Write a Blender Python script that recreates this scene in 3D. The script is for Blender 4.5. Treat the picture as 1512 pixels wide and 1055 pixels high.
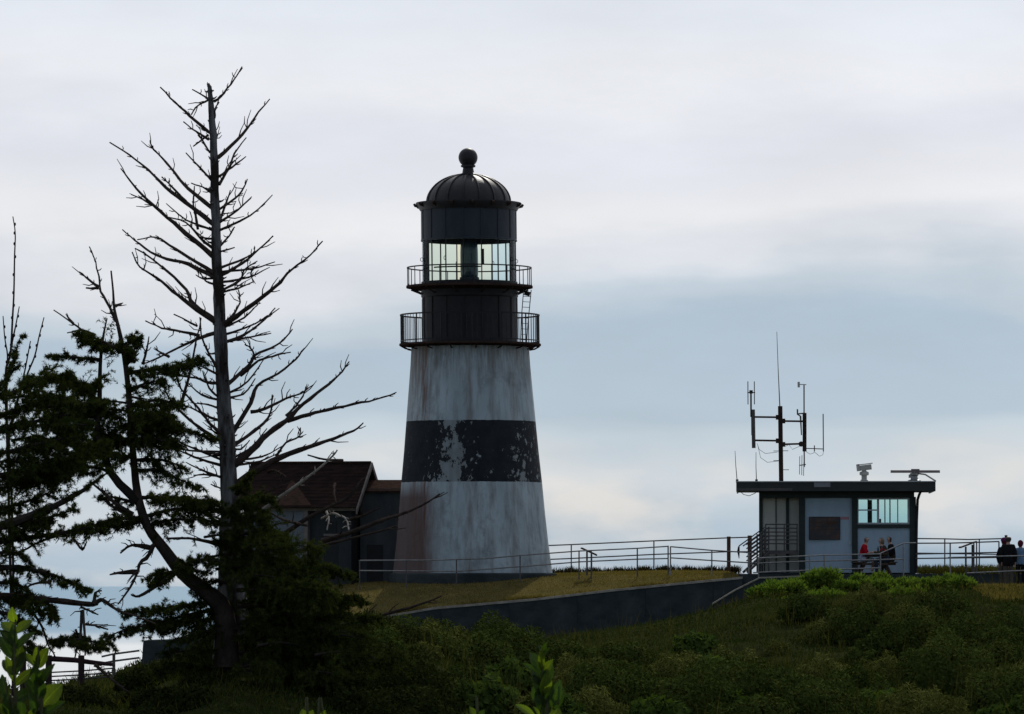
import bpy, bmesh, math, random
import numpy as np
from mathutils import Vector, Matrix

random.seed(7); rng = np.random.default_rng(11)
for o in list(bpy.data.objects): bpy.data.objects.remove(o)
scn = bpy.context.scene
col = scn.collection
R = math.radians

# ------------------------------------------------------------------ camera
F = 7200.0                    # focal length in photo pixels (photo 1512 x 1055)
TILT = math.atan((836 - 527.5) / F)
cd = bpy.data.cameras.new('camera'); cam = bpy.data.objects.new('camera', cd); col.objects.link(cam)
cam.rotation_euler = (R(90) + TILT, 0, 0)
cd.sensor_width = 36; cd.lens = F / 1512 * 36
cd.clip_start = 0.5; cd.clip_end = 60000
cd.dof.use_dof = True; cd.dof.focus_distance = 165; cd.dof.aperture_fstop = 42
scn.camera = cam

# ------------------------------------------------------------------ sky and sun
SUN_EL, SUN_AZ = R(37), R(9)          # azimuth measured from +Y towards +X
sun_dir = Vector((math.sin(SUN_AZ) * math.cos(SUN_EL), math.cos(SUN_AZ) * math.cos(SUN_EL), math.sin(SUN_EL)))
w = bpy.data.worlds.new('World'); scn.world = w; w.use_nodes = True
nt = w.node_tree; N = nt.nodes; L = nt.links; N.clear()
def wn(t, **k):
    n = N.new(t)
    for a, b in k.items(): setattr(n, a, b)
    return n
def wmath(op, a, b=None, c=None):
    n = wn('ShaderNodeMath', operation=op)
    for i, v in enumerate((a, b, c)):
        if v is None: continue
        if isinstance(v, (int, float)): n.inputs[i].default_value = v
        else: L.new(v, n.inputs[i])
    return n.outputs[0]
tc = wn('ShaderNodeTexCoord'); sep = wn('ShaderNodeSeparateXYZ'); L.new(tc.outputs['Generated'], sep.inputs[0])
# stretched cloud noise in direction space
mp = wn('ShaderNodeMapping'); mp.inputs['Scale'].default_value = (7, 7, 34); L.new(tc.outputs['Generated'], mp.inputs[0])
n1 = wn('ShaderNodeTexNoise'); n1.inputs['Scale'].default_value = 1.0; n1.inputs['Detail'].default_value = 4; n1.inputs['Roughness'].default_value = .5
L.new(mp.outputs[0], n1.inputs['Vector'])
mp2 = wn('ShaderNodeMapping'); mp2.inputs['Scale'].default_value = (22, 22, 70); L.new(tc.outputs['Generated'], mp2.inputs[0])
n2 = wn('ShaderNodeTexNoise'); n2.inputs['Scale'].default_value = 1.0; n2.inputs['Detail'].default_value = 6; n2.inputs['Roughness'].default_value = .55
L.new(mp2.outputs[0], n2.inputs['Vector'])
warp = wmath('ADD', wmath('MULTIPLY', wmath('SUBTRACT', n1.outputs['Fac'], .5), .046), wmath('MULTIPLY', wmath('SUBTRACT', n2.outputs['Fac'], .5), .012))
elev = wmath('ADD', sep.outputs['Z'], warp)
t = wmath('DIVIDE', wmath('ADD', elev, .02), .14)
ramp = wn('ShaderNodeValToRGB'); L.new(t, ramp.inputs[0])
def srgb(r, g, b):
    f = lambda c: (c / 255 / 12.92) if c / 255 <= .04045 else ((c / 255 + .055) / 1.055) ** 2.4
    return (f(r), f(g), f(b), 1)
stops = [(-.020, srgb(112, 152, 184)), (-.002, srgb(126, 164, 194)), (.005, srgb(166, 193, 215)), (.016, srgb(194, 210, 225)), (.026, srgb(182, 203, 221)),
         (.033, srgb(162, 188, 210)), (.045, srgb(160, 185, 209)), (.053, srgb(180, 198, 216)), (.062, srgb(212, 218, 230)),
         (.072, srgb(227, 230, 237)), (.085, srgb(219, 223, 235)), (.099, srgb(228, 231, 239)), (.115, srgb(221, 227, 238)), (.119, srgb(220, 226, 237))]
cr = ramp.color_ramp
while len(cr.elements) < len(stops): cr.elements.new(.5)
for e, (p, c) in zip(cr.elements, stops): e.position = (p + .02) / .14; e.color = c
cr.interpolation = 'EASE'
# brightness variation of the clouds and a little more light on the sun's side of the sky
dotn = wn('ShaderNodeVectorMath', operation='DOT_PRODUCT'); L.new(tc.outputs['Generated'], dotn.inputs[0]); dotn.inputs[1].default_value = sun_dir
side = wmath('MULTIPLY_ADD', dotn.outputs['Value'], .44, .62)
var = wmath('MULTIPLY_ADD', n2.outputs['Fac'], .26, .87)
gain = wmath('MULTIPLY', wmath('MULTIPLY', side, var), 10.0)
mp3 = wn('ShaderNodeMapping'); mp3.inputs['Scale'].default_value = (26, 26, 62); mp3.inputs['Location'].default_value = (3.1, 1.7, .4); L.new(tc.outputs['Generated'], mp3.inputs[0])
n3 = wn('ShaderNodeTexNoise'); n3.inputs['Scale'].default_value = 1.0; n3.inputs['Detail'].default_value = 7; n3.inputs['Roughness'].default_value = .5; L.new(mp3.outputs[0], n3.inputs['Vector'])
cu = wn('ShaderNodeMapRange'); cu.inputs['From Min'].default_value = .47; cu.inputs['From Max'].default_value = .66; L.new(n3.outputs['Fac'], cu.inputs[0])
wl = wn('ShaderNodeMapRange', interpolation_type='SMOOTHSTEP'); wl.inputs['From Min'].default_value = .030; wl.inputs['From Max'].default_value = .012; L.new(elev, wl.inputs[0])
wb = wn('ShaderNodeMapRange', interpolation_type='SMOOTHSTEP'); wb.inputs['From Min'].default_value = -.004; wb.inputs['From Max'].default_value = .008; L.new(elev, wb.inputs[0])
cm = wn('ShaderNodeMix', data_type='RGBA'); L.new(wmath('MULTIPLY', wmath('MULTIPLY', cu.outputs[0], wl.outputs[0]), wmath('MULTIPLY', wb.outputs[0], .75)), cm.inputs[0])
L.new(ramp.outputs[0], cm.inputs[6]); cm.inputs[7].default_value = srgb(226, 226, 226)
cl = wn('ShaderNodeVectorMath', operation='SCALE'); L.new(cm.outputs[2], cl.inputs[0]); L.new(gain, cl.inputs['Scale'])
sky = wn('ShaderNodeTexSky', sky_type='NISHITA'); sky.sun_disc = False
sky.sun_elevation = SUN_EL; sky.sun_rotation = SUN_AZ; sky.altitude = 60; sky.dust_density = 1.5
mx = wn('ShaderNodeMix', data_type='RGBA')
thin = wmath('MULTIPLY_ADD', dotn.outputs['Value'], -.42, .44); L.new(wmath('MAXIMUM', thin, .07), mx.inputs[0])     # cloud cover thins out away from the sun
L.new(cl.outputs[0], mx.inputs[6]); L.new(sky.outputs[0], mx.inputs[7])
bg = wn('ShaderNodeBackground'); bg.inputs['Strength'].default_value = .1; L.new(mx.outputs[2], bg.inputs[0])
out = wn('ShaderNodeOutputWorld'); L.new(bg.outputs[0], out.inputs[0])

sd = bpy.data.lights.new('sun', 'SUN'); sd.energy = 2.6; sd.angle = R(0.6); sd.color = (1, .95, .86)
so = bpy.data.objects.new('sun', sd); col.objects.link(so); so.location = (30, 200, 200)
so.rotation_euler = sun_dir.to_track_quat('Z', 'Y').to_euler()
scn.view_settings.view_transform = 'Standard'; scn.view_settings.look = 'None'
scn.view_settings.exposure = 0.0; scn.view_settings.gamma = 1.0; scn.view_settings.use_curve_mapping = False

# ------------------------------------------------------------------ helpers
ST, CT = math.sin(TILT), math.cos(TILT)
def at(px, py, Y):
    """photo pixel + distance along +Y -> world point"""
    u = (px - 756) / F; v = (527.5 - py) / F
    d = Vector((u, CT - v * ST, ST + v * CT))
    return d * (Y / d.y)
def pz(py, Y): return at(756, py, Y).z
def pxx(px, Y): return at(px, 836, Y).x

WORLD = {}
def wloc(o): return WORLD.get(o.name, Vector((0, 0, 0)))
def empty(name, loc=(0, 0, 0)):
    o = bpy.data.objects.new(name, None); o.empty_display_size = .2; o.location = loc; col.objects.link(o); WORLD[o.name] = Vector(loc); return o
def tag(o, label=None, cat=None, group=None, kind=None):
    if label: o['label'] = label
    if cat: o['category'] = cat
    if group: o['group'] = group
    if kind: o['kind'] = kind
    return o
def link(name, me, m, parent=None, local=False, origin=None):
    """mesh in world coordinates -> object whose origin is the mesh centre"""
    if m is not None: me.materials.append(m)
    o = bpy.data.objects.new(name, me); col.objects.link(o)
    pl = wloc(parent) if parent else Vector((0, 0, 0))
    if local:
        WORLD[o.name] = Vector((0, 0, 0)); o.parent = parent; return o
    n = len(me.vertices); a = np.empty(n * 3, np.float32); me.vertices.foreach_get('co', a); a = a.reshape(-1, 3)
    if origin is None:
        c = (a.min(0) + a.max(0)) / 2; c[2] = a[:, 2].min()
    else: c = np.array(origin, np.float32)
    me.vertices.foreach_set('co', (a - c).astype(np.float32).ravel()); me.update()
    c = Vector([float(x) for x in c]); WORLD[o.name] = c
    o.parent = parent; o.location = c - pl
    return o

class MB:
    def __init__(s): s.v = []; s.f = []
    def add(s, v, f):
        b = len(s.v); s.v += [tuple(p) for p in v]; s.f += [tuple(b + i for i in q) for q in f]; return s
    def box(s, c, d, rz=0, rx=0, ry=0):
        M = Matrix.Rotation(rz, 3, 'Z') @ Matrix.Rotation(ry, 3, 'Y') @ Matrix.Rotation(rx, 3, 'X'); c = Vector(c)
        v = [c + M @ Vector((x * d[0] / 2, y * d[1] / 2, z * d[2] / 2)) for x in (-1, 1) for y in (-1, 1) for z in (-1, 1)]
        return s.add(v, [(0, 1, 3, 2), (4, 6, 7, 5), (0, 4, 5, 1), (2, 3, 7, 6), (0, 2, 6, 4), (1, 5, 7, 3)])
    def bx(s, x0, x1, y0, y1, z0, z1): return s.box(((x0 + x1) / 2, (y0 + y1) / 2, (z0 + z1) / 2), (x1 - x0, y1 - y0, z1 - z0))
    def tube(s, pts, r, n=6, cap=True):
        pts = [Vector(p) for p in pts]
        if isinstance(r, (int, float)): r = [r] * len(pts)
        v = []; f = []; up = Vector((.3, .9, .2))
        for i, p in enumerate(pts):
            d = (pts[min(i + 1, len(pts) - 1)] - pts[max(i - 1, 0)])
            if d.length < 1e-9: d = Vector((0, 0, 1))
            d.normalize()
            a = d.cross(up)
            if a.length < .05: a = d.cross(Vector((1, 0, 0)))
            a.normalize(); b = d.cross(a)
            v += [p + (a * math.cos(2 * math.pi * k / n) + b * math.sin(2 * math.pi * k / n)) * r[i] for k in range(n)]
        for i in range(len(pts) - 1):
            for k in range(n):
                k2 = (k + 1) % n; f.append((i * n + k, i * n + k2, i * n + n + k2, i * n + n + k))
        if cap: f.append(tuple(range(n - 1, -1, -1))); f.append(tuple((len(pts) - 1) * n + k for k in range(n)))
        return s.add(v, f)
    def lathe(s, prof, n=48, c=(0, 0, 0), a0=0, a1=2 * math.pi, close=False):
        v = []; f = []; full = abs(a1 - a0 - 2 * math.pi) < 1e-6; m = n if full else n + 1
        for (r, z) in prof:
            for k in range(m):
                a = a0 + (a1 - a0) * k / n; v.append((c[0] + r * math.sin(a), c[1] - r * math.cos(a), c[2] + z))
        P = len(prof)
        for i in range(P if close else P - 1):
            j = (i + 1) % P
            for k in range(n):
                k2 = (k + 1) % m; f.append((i * m + k, i * m + k2, j * m + k2, j * m + k))
        if close and not full:
            f.append(tuple(i * m for i in range(P))); f.append(tuple(i * m + n for i in reversed(range(P))))
        return s.add(v, f)
    def sphere(s, c, r, n=14, m=9, sc=(1, 1, 1)):
        prof = [(math.sin(math.pi * i / m), -math.cos(math.pi * i / m)) for i in range(m + 1)]
        v = []; f = []
        for (q, z) in prof:
            for k in range(n):
                a = 2 * math.pi * k / n; v.append((c[0] + r * sc[0] * q * math.cos(a), c[1] + r * sc[1] * q * math.sin(a), c[2] + r * sc[2] * z))
        for i in range(m):
            for k in range(n):
                k2 = (k + 1) % n; f.append((i * n + k, i * n + k2, i * n + n + k2, i * n + n + k))
        return s.add(v, f)
    def build(s, name, m, parent=None, smooth=True, local=False, origin=None):
        me = bpy.data.meshes.new(name); me.from_pydata(s.v, [], s.f); me.validate()
        if smooth:
            me.shade_smooth(); me.set_sharp_from_angle(angle=R(38))
        return link(name, me, m, parent, local, origin)

def np_mesh(name, verts, nper, mat, parent=None, local=False, mat_idx=None):
    """many separate polygons with nper corners each"""
    verts = np.asarray(verts, np.float32).reshape(-1, 3); nv = len(verts); nf = nv // nper
    me = bpy.data.meshes.new(name)
    me.vertices.add(nv); me.vertices.foreach_set('co', verts.ravel())
    me.loops.add(nv); me.loops.foreach_set('vertex_index', np.arange(nv, dtype=np.int32))
    me.polygons.add(nf); me.polygons.foreach_set('loop_start', np.arange(0, nv, nper, dtype=np.int32))
    me.update(calc_edges=True)
    return link(name, me, mat, parent, local)

# ------------------------------------------------------------------ materials
MATS = {}
def newmat(name):
    m = bpy.data.materials.new(name); m.use_nodes = True; nt = m.node_tree
    return m, nt, nt.nodes, nt.links, nt.nodes['Principled BSDF']
def pm(name, c1, c2=None, scale=3.0, rough=.8, bump=0.0, detail=5, stretch=(1, 1, 1), metal=0, lo=.35, hi=.65, bscale=None, spec=.3):
    m, nt, N, L, b = newmat(name)
    b.inputs['Roughness'].default_value = rough; b.inputs['Metallic'].default_value = metal; b.inputs['Specular IOR Level'].default_value = spec if rough < .8 else 0.0
    if c2 is None: c2 = tuple(x * .75 for x in c1)
    tc = N.new('ShaderNodeTexCoord'); mp = N.new('ShaderNodeMapping'); mp.inputs['Scale'].default_value = stretch; L.new(tc.outputs['Object'], mp.inputs[0])
    n = N.new('ShaderNodeTexNoise'); n.inputs['Scale'].default_value = scale; n.inputs['Detail'].default_value = detail; n.inputs['Roughness'].default_value = .6; L.new(mp.outputs[0], n.inputs['Vector'])
    r = N.new('ShaderNodeValToRGB'); r.color_ramp.elements[0].position = lo; r.color_ramp.elements[1].position = hi
    r.color_ramp.elements[0].color = (*c1, 1); r.color_ramp.elements[1].color = (*c2, 1); L.new(n.outputs['Fac'], r.inputs[0]); L.new(r.outputs[0], b.inputs['Base Color'])
    if bump:
        n2 = N.new('ShaderNodeTexNoise'); n2.inputs['Scale'].default_value = bscale or scale * 5; n2.inputs['Detail'].default_value = 6; L.new(mp.outputs[0], n2.inputs['Vector'])
        bp = N.new('ShaderNodeBump'); bp.inputs['Strength'].default_value = bump; bp.inputs['Distance'].default_value = .05; L.new(n2.outputs['Fac'], bp.inputs['Height']); L.new(bp.outputs[0], b.inputs['Normal'])
    MATS[name] = m; return m
def leafmat(name, c1, c2, trans=.35, scale=.8, rough=.55, spec=.25, tcol=None):
    """foliage: noise-varied colour, part of the light passes through"""
    m, nt, N, L, b = newmat(name)
    tc = N.new('ShaderNodeTexCoord')
    n = N.new('ShaderNodeTexNoise'); n.inputs['Scale'].default_value = scale; n.inputs['Detail'].default_value = 3; L.new(tc.outputs['Object'], n.inputs['Vector'])
    n3 = N.new('ShaderNodeTexNoise'); n3.inputs['Scale'].default_value = scale * 9; n3.inputs['Detail'].default_value = 2; L.new(tc.outputs['Object'], n3.inputs['Vector'])
    ad = N.new('ShaderNodeMath'); ad.operation = 'ADD'; L.new(n.outputs['Fac'], ad.inputs[0]); L.new(n3.outputs['Fac'], ad.inputs[1])
    hf = N.new('ShaderNodeMath'); hf.operation = 'MULTIPLY'; hf.inputs[1].default_value = .5; L.new(ad.outputs[0], hf.inputs[0])
    r = N.new('ShaderNodeValToRGB'); r.color_ramp.elements[0].position = .38; r.color_ramp.elements[1].position = .62
    r.color_ramp.elements[0].color = (*c1, 1); r.color_ramp.elements[1].color = (*c2, 1); L.new(hf.outputs[0], r.inputs[0])
    L.new(r.outputs[0], b.inputs['Base Color']); b.inputs['Roughness'].default_value = rough; b.inputs['Specular IOR Level'].default_value = spec
    if trans > 0:
        tr = N.new('ShaderNodeBsdfTranslucent'); g = N.new('ShaderNodeMix'); g.data_type = 'RGBA'; g.blend_type = 'MULTIPLY'; g.inputs[0].default_value = 1
        L.new(r.outputs[0], g.inputs[6]); g.inputs[7].default_value = (*(tcol or (1.5, 1.6, .7)), 1); L.new(g.outputs[2], tr.inputs[0])
        mx = N.new('ShaderNodeMixShader'); mx.inputs[0].default_value = trans; L.new(b.outputs[0], mx.inputs[1]); L.new(tr.outputs[0], mx.inputs[2])
        L.new(mx.outputs[0], N['Material Output'].inputs[0])
    MATS[name] = m; return m

pm('soil', (.026, .030, .011), (.015, .019, .007), 1.2, .95, .6)
pm('lawn', (.125, .098, .038), (.08, .07, .026), .9, .95, .8, bscale=30)
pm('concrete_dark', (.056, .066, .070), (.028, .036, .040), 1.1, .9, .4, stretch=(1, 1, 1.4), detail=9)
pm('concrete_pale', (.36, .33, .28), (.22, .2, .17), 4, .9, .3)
pm('asphalt', (.05, .05, .05), (.035, .035, .036), 6, .9, .4)
pm('iron_black', (.012, .012, .015), (.02, .017, .018), 3, .6, .15, spec=.2)
pm('iron_navy', (.014, .021, .032), (.022, .030, .042), 2.2, .55, .1, stretch=(1, 1, .4), spec=.25)
pm('dome_iron', (.018, .017, .02), (.028, .025, .026), 2.5, .5, .1, spec=.22)
pm('rust_iron', (.055, .035, .028), (.03, .022, .02), 5, .8, .2)
pm('galvanised', (.24, .235, .235), (.15, .15, .155), 6, .33, .05, metal=.75)
pm('rail_dark', (.055, .055, .06), (.09, .08, .075), 6, .6, .05)
pm('wood_post', (.10, .06, .045), (.06, .04, .032), 4, .9, .4, stretch=(1, 1, .2))
pm('cabin_white', (.37, .47, .56), (.29, .375, .45), 1.4, .75, .1, stretch=(1, 1, .3), detail=8)
pm('cabin_cream', (.52, .51, .46), (.45, .44, .40), .9, .8, .05, stretch=(1, 1, .3))
pm('cabin_trim', (.02, .03, .03), (.03, .04, .038), 3, .7, .1)
pm('roof_felt', (.20, .19, .17), (.13, .13, .12), 2, .9, .3)
pm('fascia', (.022, .026, .026), (.04, .042, .04), 1.2, .7, .1, stretch=(.5, 1, 1))
pm('fascia_patch', (.22, .23, .25), (.18, .18, .2), 4, .8)
pm('frame_grey', (.42, .45, .47), (.35, .38, .4), 3, .6)
pm('interior', (.42, .44, .43), (.36, .38, .37), 1.5, .8)
pm('sign_red', (.40, .20, .22), (.34, .17, .19), 8, .6)
pm('scanner', (.20, .16, .16), (.15, .12, .12), 3, .6)
pm('radar_white', (.42, .42, .40), (.34, .33, .31), 3, .5)
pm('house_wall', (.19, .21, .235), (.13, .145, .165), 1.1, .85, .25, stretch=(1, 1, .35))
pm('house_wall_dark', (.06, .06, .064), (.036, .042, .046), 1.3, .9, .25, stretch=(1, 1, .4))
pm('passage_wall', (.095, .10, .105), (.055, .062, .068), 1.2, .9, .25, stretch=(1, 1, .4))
pm('shingle', (.028, .017, .015), (.014, .011, .0105), 2.2, .9, .5, stretch=(1, 3, 1))
pm('shingle_patch', (.055, .032, .025), (.03, .022, .018), 5, .9, .4)
pm('rake_trim', (.20, .18, .17), (.14, .12, .11), 3, .85, .1)
pm('door_dark', (.016, .018, .02), (.022, .022, .024), 3, .7)
pm('bark_grey', (.155, .155, .16), (.032, .027, .025), 2.2, .95, 1.0, stretch=(1.6, 1.6, .3), bscale=7, detail=9, lo=.42, hi=.58)
pm('bark_brown', (.075, .055, .047), (.038, .03, .026), 4, .95, .6, stretch=(1, 1, .6))
pm('bark_pale', (.42, .38, .34), (.22, .19, .16), 5, .9, .5)
pm('bark_spruce', (.055, .045, .04), (.028, .024, .022), 3, .95, .7, stretch=(1, 1, .4))
pm('twig_dark', (.03, .022, .026), (.045, .03, .03), 6, .8, .2)
pm('log_red', (.045, .025, .03), (.03, .018, .02), 4, .8, .3)
pm('skin', (.42, .25, .18), (.38, .22, .16), 6, .55)
pm('hair_dark', (.03, .02, .018), (.045, .03, .026), 20, .6)
pm('hair_grey', (.16, .14, .125), (.10, .088, .08), 20, .6)
pm('hair_fair', (.16, .12, .08), (.12, .09, .06), 20, .6)
pm('cloth_red', (.36, .012, .022), (.30, .010, .018), 9, .9, .1)
pm('cloth_shorts', (.30, .33, .42), (.25, .28, .36), 9, .9, .1)
pm('cloth_jeans', (.03, .04, .065), (.04, .05, .075), 9, .9, .1)
pm('cloth_black', (.012, .012, .014), (.018, .017, .018), 9, .9, .1)
pm('cloth_olive', (.045, .042, .03), (.035, .032, .024), 9, .9, .1)
pm('cloth_khaki', (.10, .085, .07), (.075, .065, .055), 9, .9, .1)
pm('cloth_blue', (.16, .26, .40), (.13, .22, .34), 9, .9, .1)
pm('hat_purple', (.11, .025, .085), (.08, .02, .065), 9, .9, .1)
pm('hair_auburn', (.12, .018, .035), (.09, .014, .028), 9, .8, .1)
pm('shoe', (.02, .02, .02), (.03, .03, .03), 9, .7)
pm('bottle_teal', (.01, .07, .09), (.012, .08, .1), 9, .3)
pm('table_wood', (.10, .075, .06), (.07, .055, .045), 3, .9, .3, stretch=(6, .6, 6))
pm('eye', (.02, .02, .02), (.02, .02, .02), 5, .3)
pm('lens_glass', (.02, .045, .06), (.03, .055, .075), 3, .18, spec=.6)
pm('curtain', (.32, .29, .16), (.26, .23, .13), 3, .9, .1, stretch=(4, 4, .3))
pm('weed', (.05, .05, .02), (.07, .05, .02), 3, .9)
leafmat('needles', (.024, .034, .010), (.062, .076, .020), .12, .7, rough=.7, spec=0)
leafmat('needles_lit', (.022, .042, .010), (.04, .062, .014), .18, .9, rough=.6, spec=.15)
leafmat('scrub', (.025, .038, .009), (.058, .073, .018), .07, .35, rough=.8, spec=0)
leafmat('scrub_shade', (.013, .019, .006), (.028, .034, .010), .07, .35, rough=.8, spec=0)  # darker copy of scrub, the trees' shade put into its colour
leafmat('bush_dull', (.030, .052, .012), (.062, .09, .022), .2, .8, rough=.7, spec=0)
leafmat('scrub_olive', (.050, .060, .015), (.108, .112, .03), .07, .35, rough=.8, spec=0)
leafmat('scrub_dry', (.045, .045, .014), (.075, .066, .022), .2, .5, rough=.8, spec=0)
leafmat('bush', (.055, .10, .017), (.12, .17, .032), .32, .8, rough=.6, spec=0)
leafmat('grass_dry', (.105, .085, .030), (.17, .125, .05), .25, .6, rough=.9, spec=0)
leafmat('leaf_fg', (.055, .085, .012), (.085, .12, .018), .5, 6, rough=.55, spec=.2, tcol=(1.7, 1.75, .35))
leafmat('leaf_fg_dark', (.022, .042, .008), (.034, .06, .010), .35, 6, rough=.5, spec=.2, tcol=(1.4, 1.6, .4))
def vein(m):
    nt = m.node_tree; N, L = nt.nodes, nt.links; tc = N.new('ShaderNodeTexCoord'); sp = N.new('ShaderNodeSeparateXYZ'); L.new(tc.outputs['Object'], sp.inputs[0]); oi = N.new('ShaderNodeObjectInfo')
    def mth(op, a, b=None):
        n = N.new('ShaderNodeMath'); n.operation = op
        for i, v in enumerate((a, b)):
            if v is None: continue
            if isinstance(v, (int, float)): n.inputs[i].default_value = v
            else: L.new(v, n.inputs[i])
        return n.outputs[0]
    ax = mth('ABSOLUTE', sp.outputs['X']); w_ = mth('SINE', mth('SUBTRACT', mth('MULTIPLY', sp.outputs['Y'], 44.0), mth('MULTIPLY', ax, 90.0))); side = mth('MULTIPLY', mth('GREATER_THAN', w_, .88), .35)
    mid = mth('LESS_THAN', ax, .012); f = mth('ADD', mth('MULTIPLY', mth('MAXIMUM', side, mid), .5), mth('MULTIPLY_ADD' if False else 'MULTIPLY', oi.outputs['Random'], .85)); f = mth('ADD', f, .45)
    b = N['Principled BSDF']; src = b.inputs['Base Color'].links[0].from_socket; sc = N.new('ShaderNodeVectorMath'); sc.operation = 'SCALE'; L.new(src, sc.inputs[0]); L.new(f, sc.inputs['Scale']); L.new(sc.outputs[0], b.inputs['Base Color'])
    for n in N:
        if n.type == 'MIX' and n.blend_type == 'MULTIPLY': L.new(sc.outputs[0], n.inputs[6])
vein(MATS['leaf_fg']); vein(MATS['leaf_fg_dark'])
pm('stem_green', (.07, .075, .025), (.05, .05, .02), 20, .7)

def glassmat(name, tint, fac=.16, rough=.05):
    m, nt, N, L, b = newmat(name)
    tr = N.new('ShaderNodeBsdfTransparent'); tr.inputs[0].default_value = (*tint, 1)
    gl = N.new('ShaderNodeBsdfGlossy'); gl.inputs['Roughness'].default_value = rough; gl.inputs[0].default_value = (.8, .85, .9, 1)
    lw = N.new('ShaderNodeLayerWeight'); lw.inputs['Blend'].default_value = .12
    mx = N.new('ShaderNodeMixShader'); L.new(lw.outputs[0], mx.inputs[0]); L.new(tr.outputs[0], mx.inputs[1]); L.new(gl.outputs[0], mx.inputs[2])
    L.new(mx.outputs[0], N['Material Output'].inputs[0]); MATS[name] = m
glassmat('glass_clear', (.80, .90, .90)); glassmat('glass_yellow', (.95, .94, .80)); glassmat('glass_aqua', (.86, .95, .94))

# painted tower: stained white plaster, black band that is peeling
def tower_mat():
    m, nt, N, L, b = newmat('tower_paint'); b.inputs['Roughness'].default_value = .85; b.inputs['Specular IOR Level'].default_value = .2
    tc = N.new('ShaderNodeTexCoord'); sp = N.new('ShaderNodeSeparateXYZ'); L.new(tc.outputs['Object'], sp.inputs[0])
    def noise(scale, st=(1, 1, 1), det=6, ro=.6):
        mp = N.new('ShaderNodeMapping'); mp.inputs['Scale'].default_value = st; L.new(tc.outputs['Object'], mp.inputs[0])
        n = N.new('ShaderNodeTexNoise'); n.inputs['Scale'].default_value = scale; n.inputs['Detail'].default_value = det; n.inputs['Roughness'].default_value = ro; L.new(mp.outputs[0], n.inputs[0]); return n.outputs['Fac']
    def ramp(src, p0, p1, c0=(0, 0, 0), c1=(1, 1, 1)):
        r = N.new('ShaderNodeValToRGB'); e = r.color_ramp.elements; e[0].position = p0; e[1].position = p1; e[0].color = (*c0, 1); e[1].color = (*c1, 1); L.new(src, r.inputs[0]); return r.outputs[0]
    def mth(op, a, b_=None):
        n = N.new('ShaderNodeMath'); n.operation = op
        for i, v in enumerate((a, b_)):
            if v is None: continue
            if isinstance(v, (int, float)): n.inputs[i].default_value = v
            else: L.new(v, n.inputs[i])
        return n.outputs[0]
    def mix(f, a, b_, bt='MIX'):
        n = N.new('ShaderNodeMix'); n.data_type = 'RGBA'; n.blend_type = bt
        if isinstance(f, (int, float)): n.inputs[0].default_value = f
        else: L.new(f, n.inputs[0])
        for i, v in ((6, a), (7, b_)):
            if isinstance(v, tuple): n.inputs[i].default_value = (*v, 1)
            else: L.new(v, n.inputs[i])
        return n.outputs[2]
    def bump1(src, c, wdt):     # soft window round a value
        d = mth('ABSOLUTE', mth('SUBTRACT', src, c)); return mth('MAXIMUM', mth('SUBTRACT', 1.0, mth('DIVIDE', d, wdt)), 0.0)
    X, Z = sp.outputs['X'], sp.outputs['Z']
    base = ramp(noise(.9, (1, 1, .45)), .3, .7, (.27, .325, .36), (.42, .495, .545))
    grime = ramp(noise(2.2, (1.6, 1.6, .28), 8, .65), .46, .72)
    base = mix(mth('MULTIPLY', grime, .85), base, (.17, .18, .18))
    blot = ramp(noise(1.1, (1, 1, .8), 8, .7), .52, .66)
    base = mix(mth('MULTIPLY', blot, .55), base, (.12, .14, .15))
    # dirty streaks and the rust that runs down from the gallery
    xw = mth('ADD', X, mth('MULTIPLY', mth('SUBTRACT', noise(1.5, (1, 1, .3)), .5), .35))
    for c, wd, st, colr in ((-1.72, .26, .95, (.13, .055, .03)), (-.10, .18, .6, (.15, .105, .07)), (1.55, .2, .45, (.17, .12, .09)), (-2.1, .35, .7, (.15, .09, .06)), (.75, .14, .4, (.15, .12, .09))):
        s_ = mth('MULTIPLY', bump1(xw, c, wd), mth('MULTIPLY', ramp(noise(3.0, (3, 3, .12), 6), .35, .6), st))
        base = mix(s_, base, colr)
    topz = N.new('ShaderNodeMapRange'); topz.inputs['From Min'].default_value = BAND1 + 1.2; topz.inputs['From Max'].default_value = zp(514); L.new(Z, topz.inputs[0])
    base = mix(mth('MULTIPLY', mth('MULTIPLY', topz.outputs[0], ramp(noise(4.0, (2.5, 2.5, .18), 7), .40, .62)), .75), base, (.145, .105, .075))
    # brown zone low on the left
    lz = mth('MULTIPLY', mth('MULTIPLY', ramp(X, -1.6, -1.35, (1, 1, 1), (0, 0, 0)), ramp(noise(1.3, (1, 1, .2)), .3, .6)), .75)
    lz = N.new('ShaderNodeMapRange'); lz.inputs['From Min'].default_value = -1.0; lz.inputs['From Max'].default_value = -1.85; L.new(xw, lz.inputs[0])
    low = N.new('ShaderNodeMapRange'); low.inputs['From Min'].default_value = 3.6; low.inputs['From Max'].default_value = 2.9; L.new(Z, low.inputs[0])
    base = mix(mth('MULTIPLY', mth('MULTIPLY', lz.outputs[0], low.outputs[0]), .9), base, (.085, .05, .045))
    # black band with peeling patches
    zz = mth('ADD', Z, mth('MULTIPLY', mth('SUBTRACT', noise(5, det=3), .5), .05))
    band = mth('MULTIPLY', mth('GREATER_THAN', zz, BAND0), mth('LESS_THAN', zz, BAND1))
    pn = noise(3.0, (1, 1, .8), 11, .7)
    zone = mth('ADD', mth('MULTIPLY', bump1(X, -.72, 1.15), .235), mth('MULTIPLY', bump1(X, 1.85, .9), .15))
    zone = mth('ADD', zone, mth('MULTIPLY', bump1(X, -2.25, .25), .03))
    zone = mth('ADD', zone, mth('MULTIPLY', mth('SUBTRACT', (BAND0 + BAND1) / 2, Z), .035))
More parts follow.
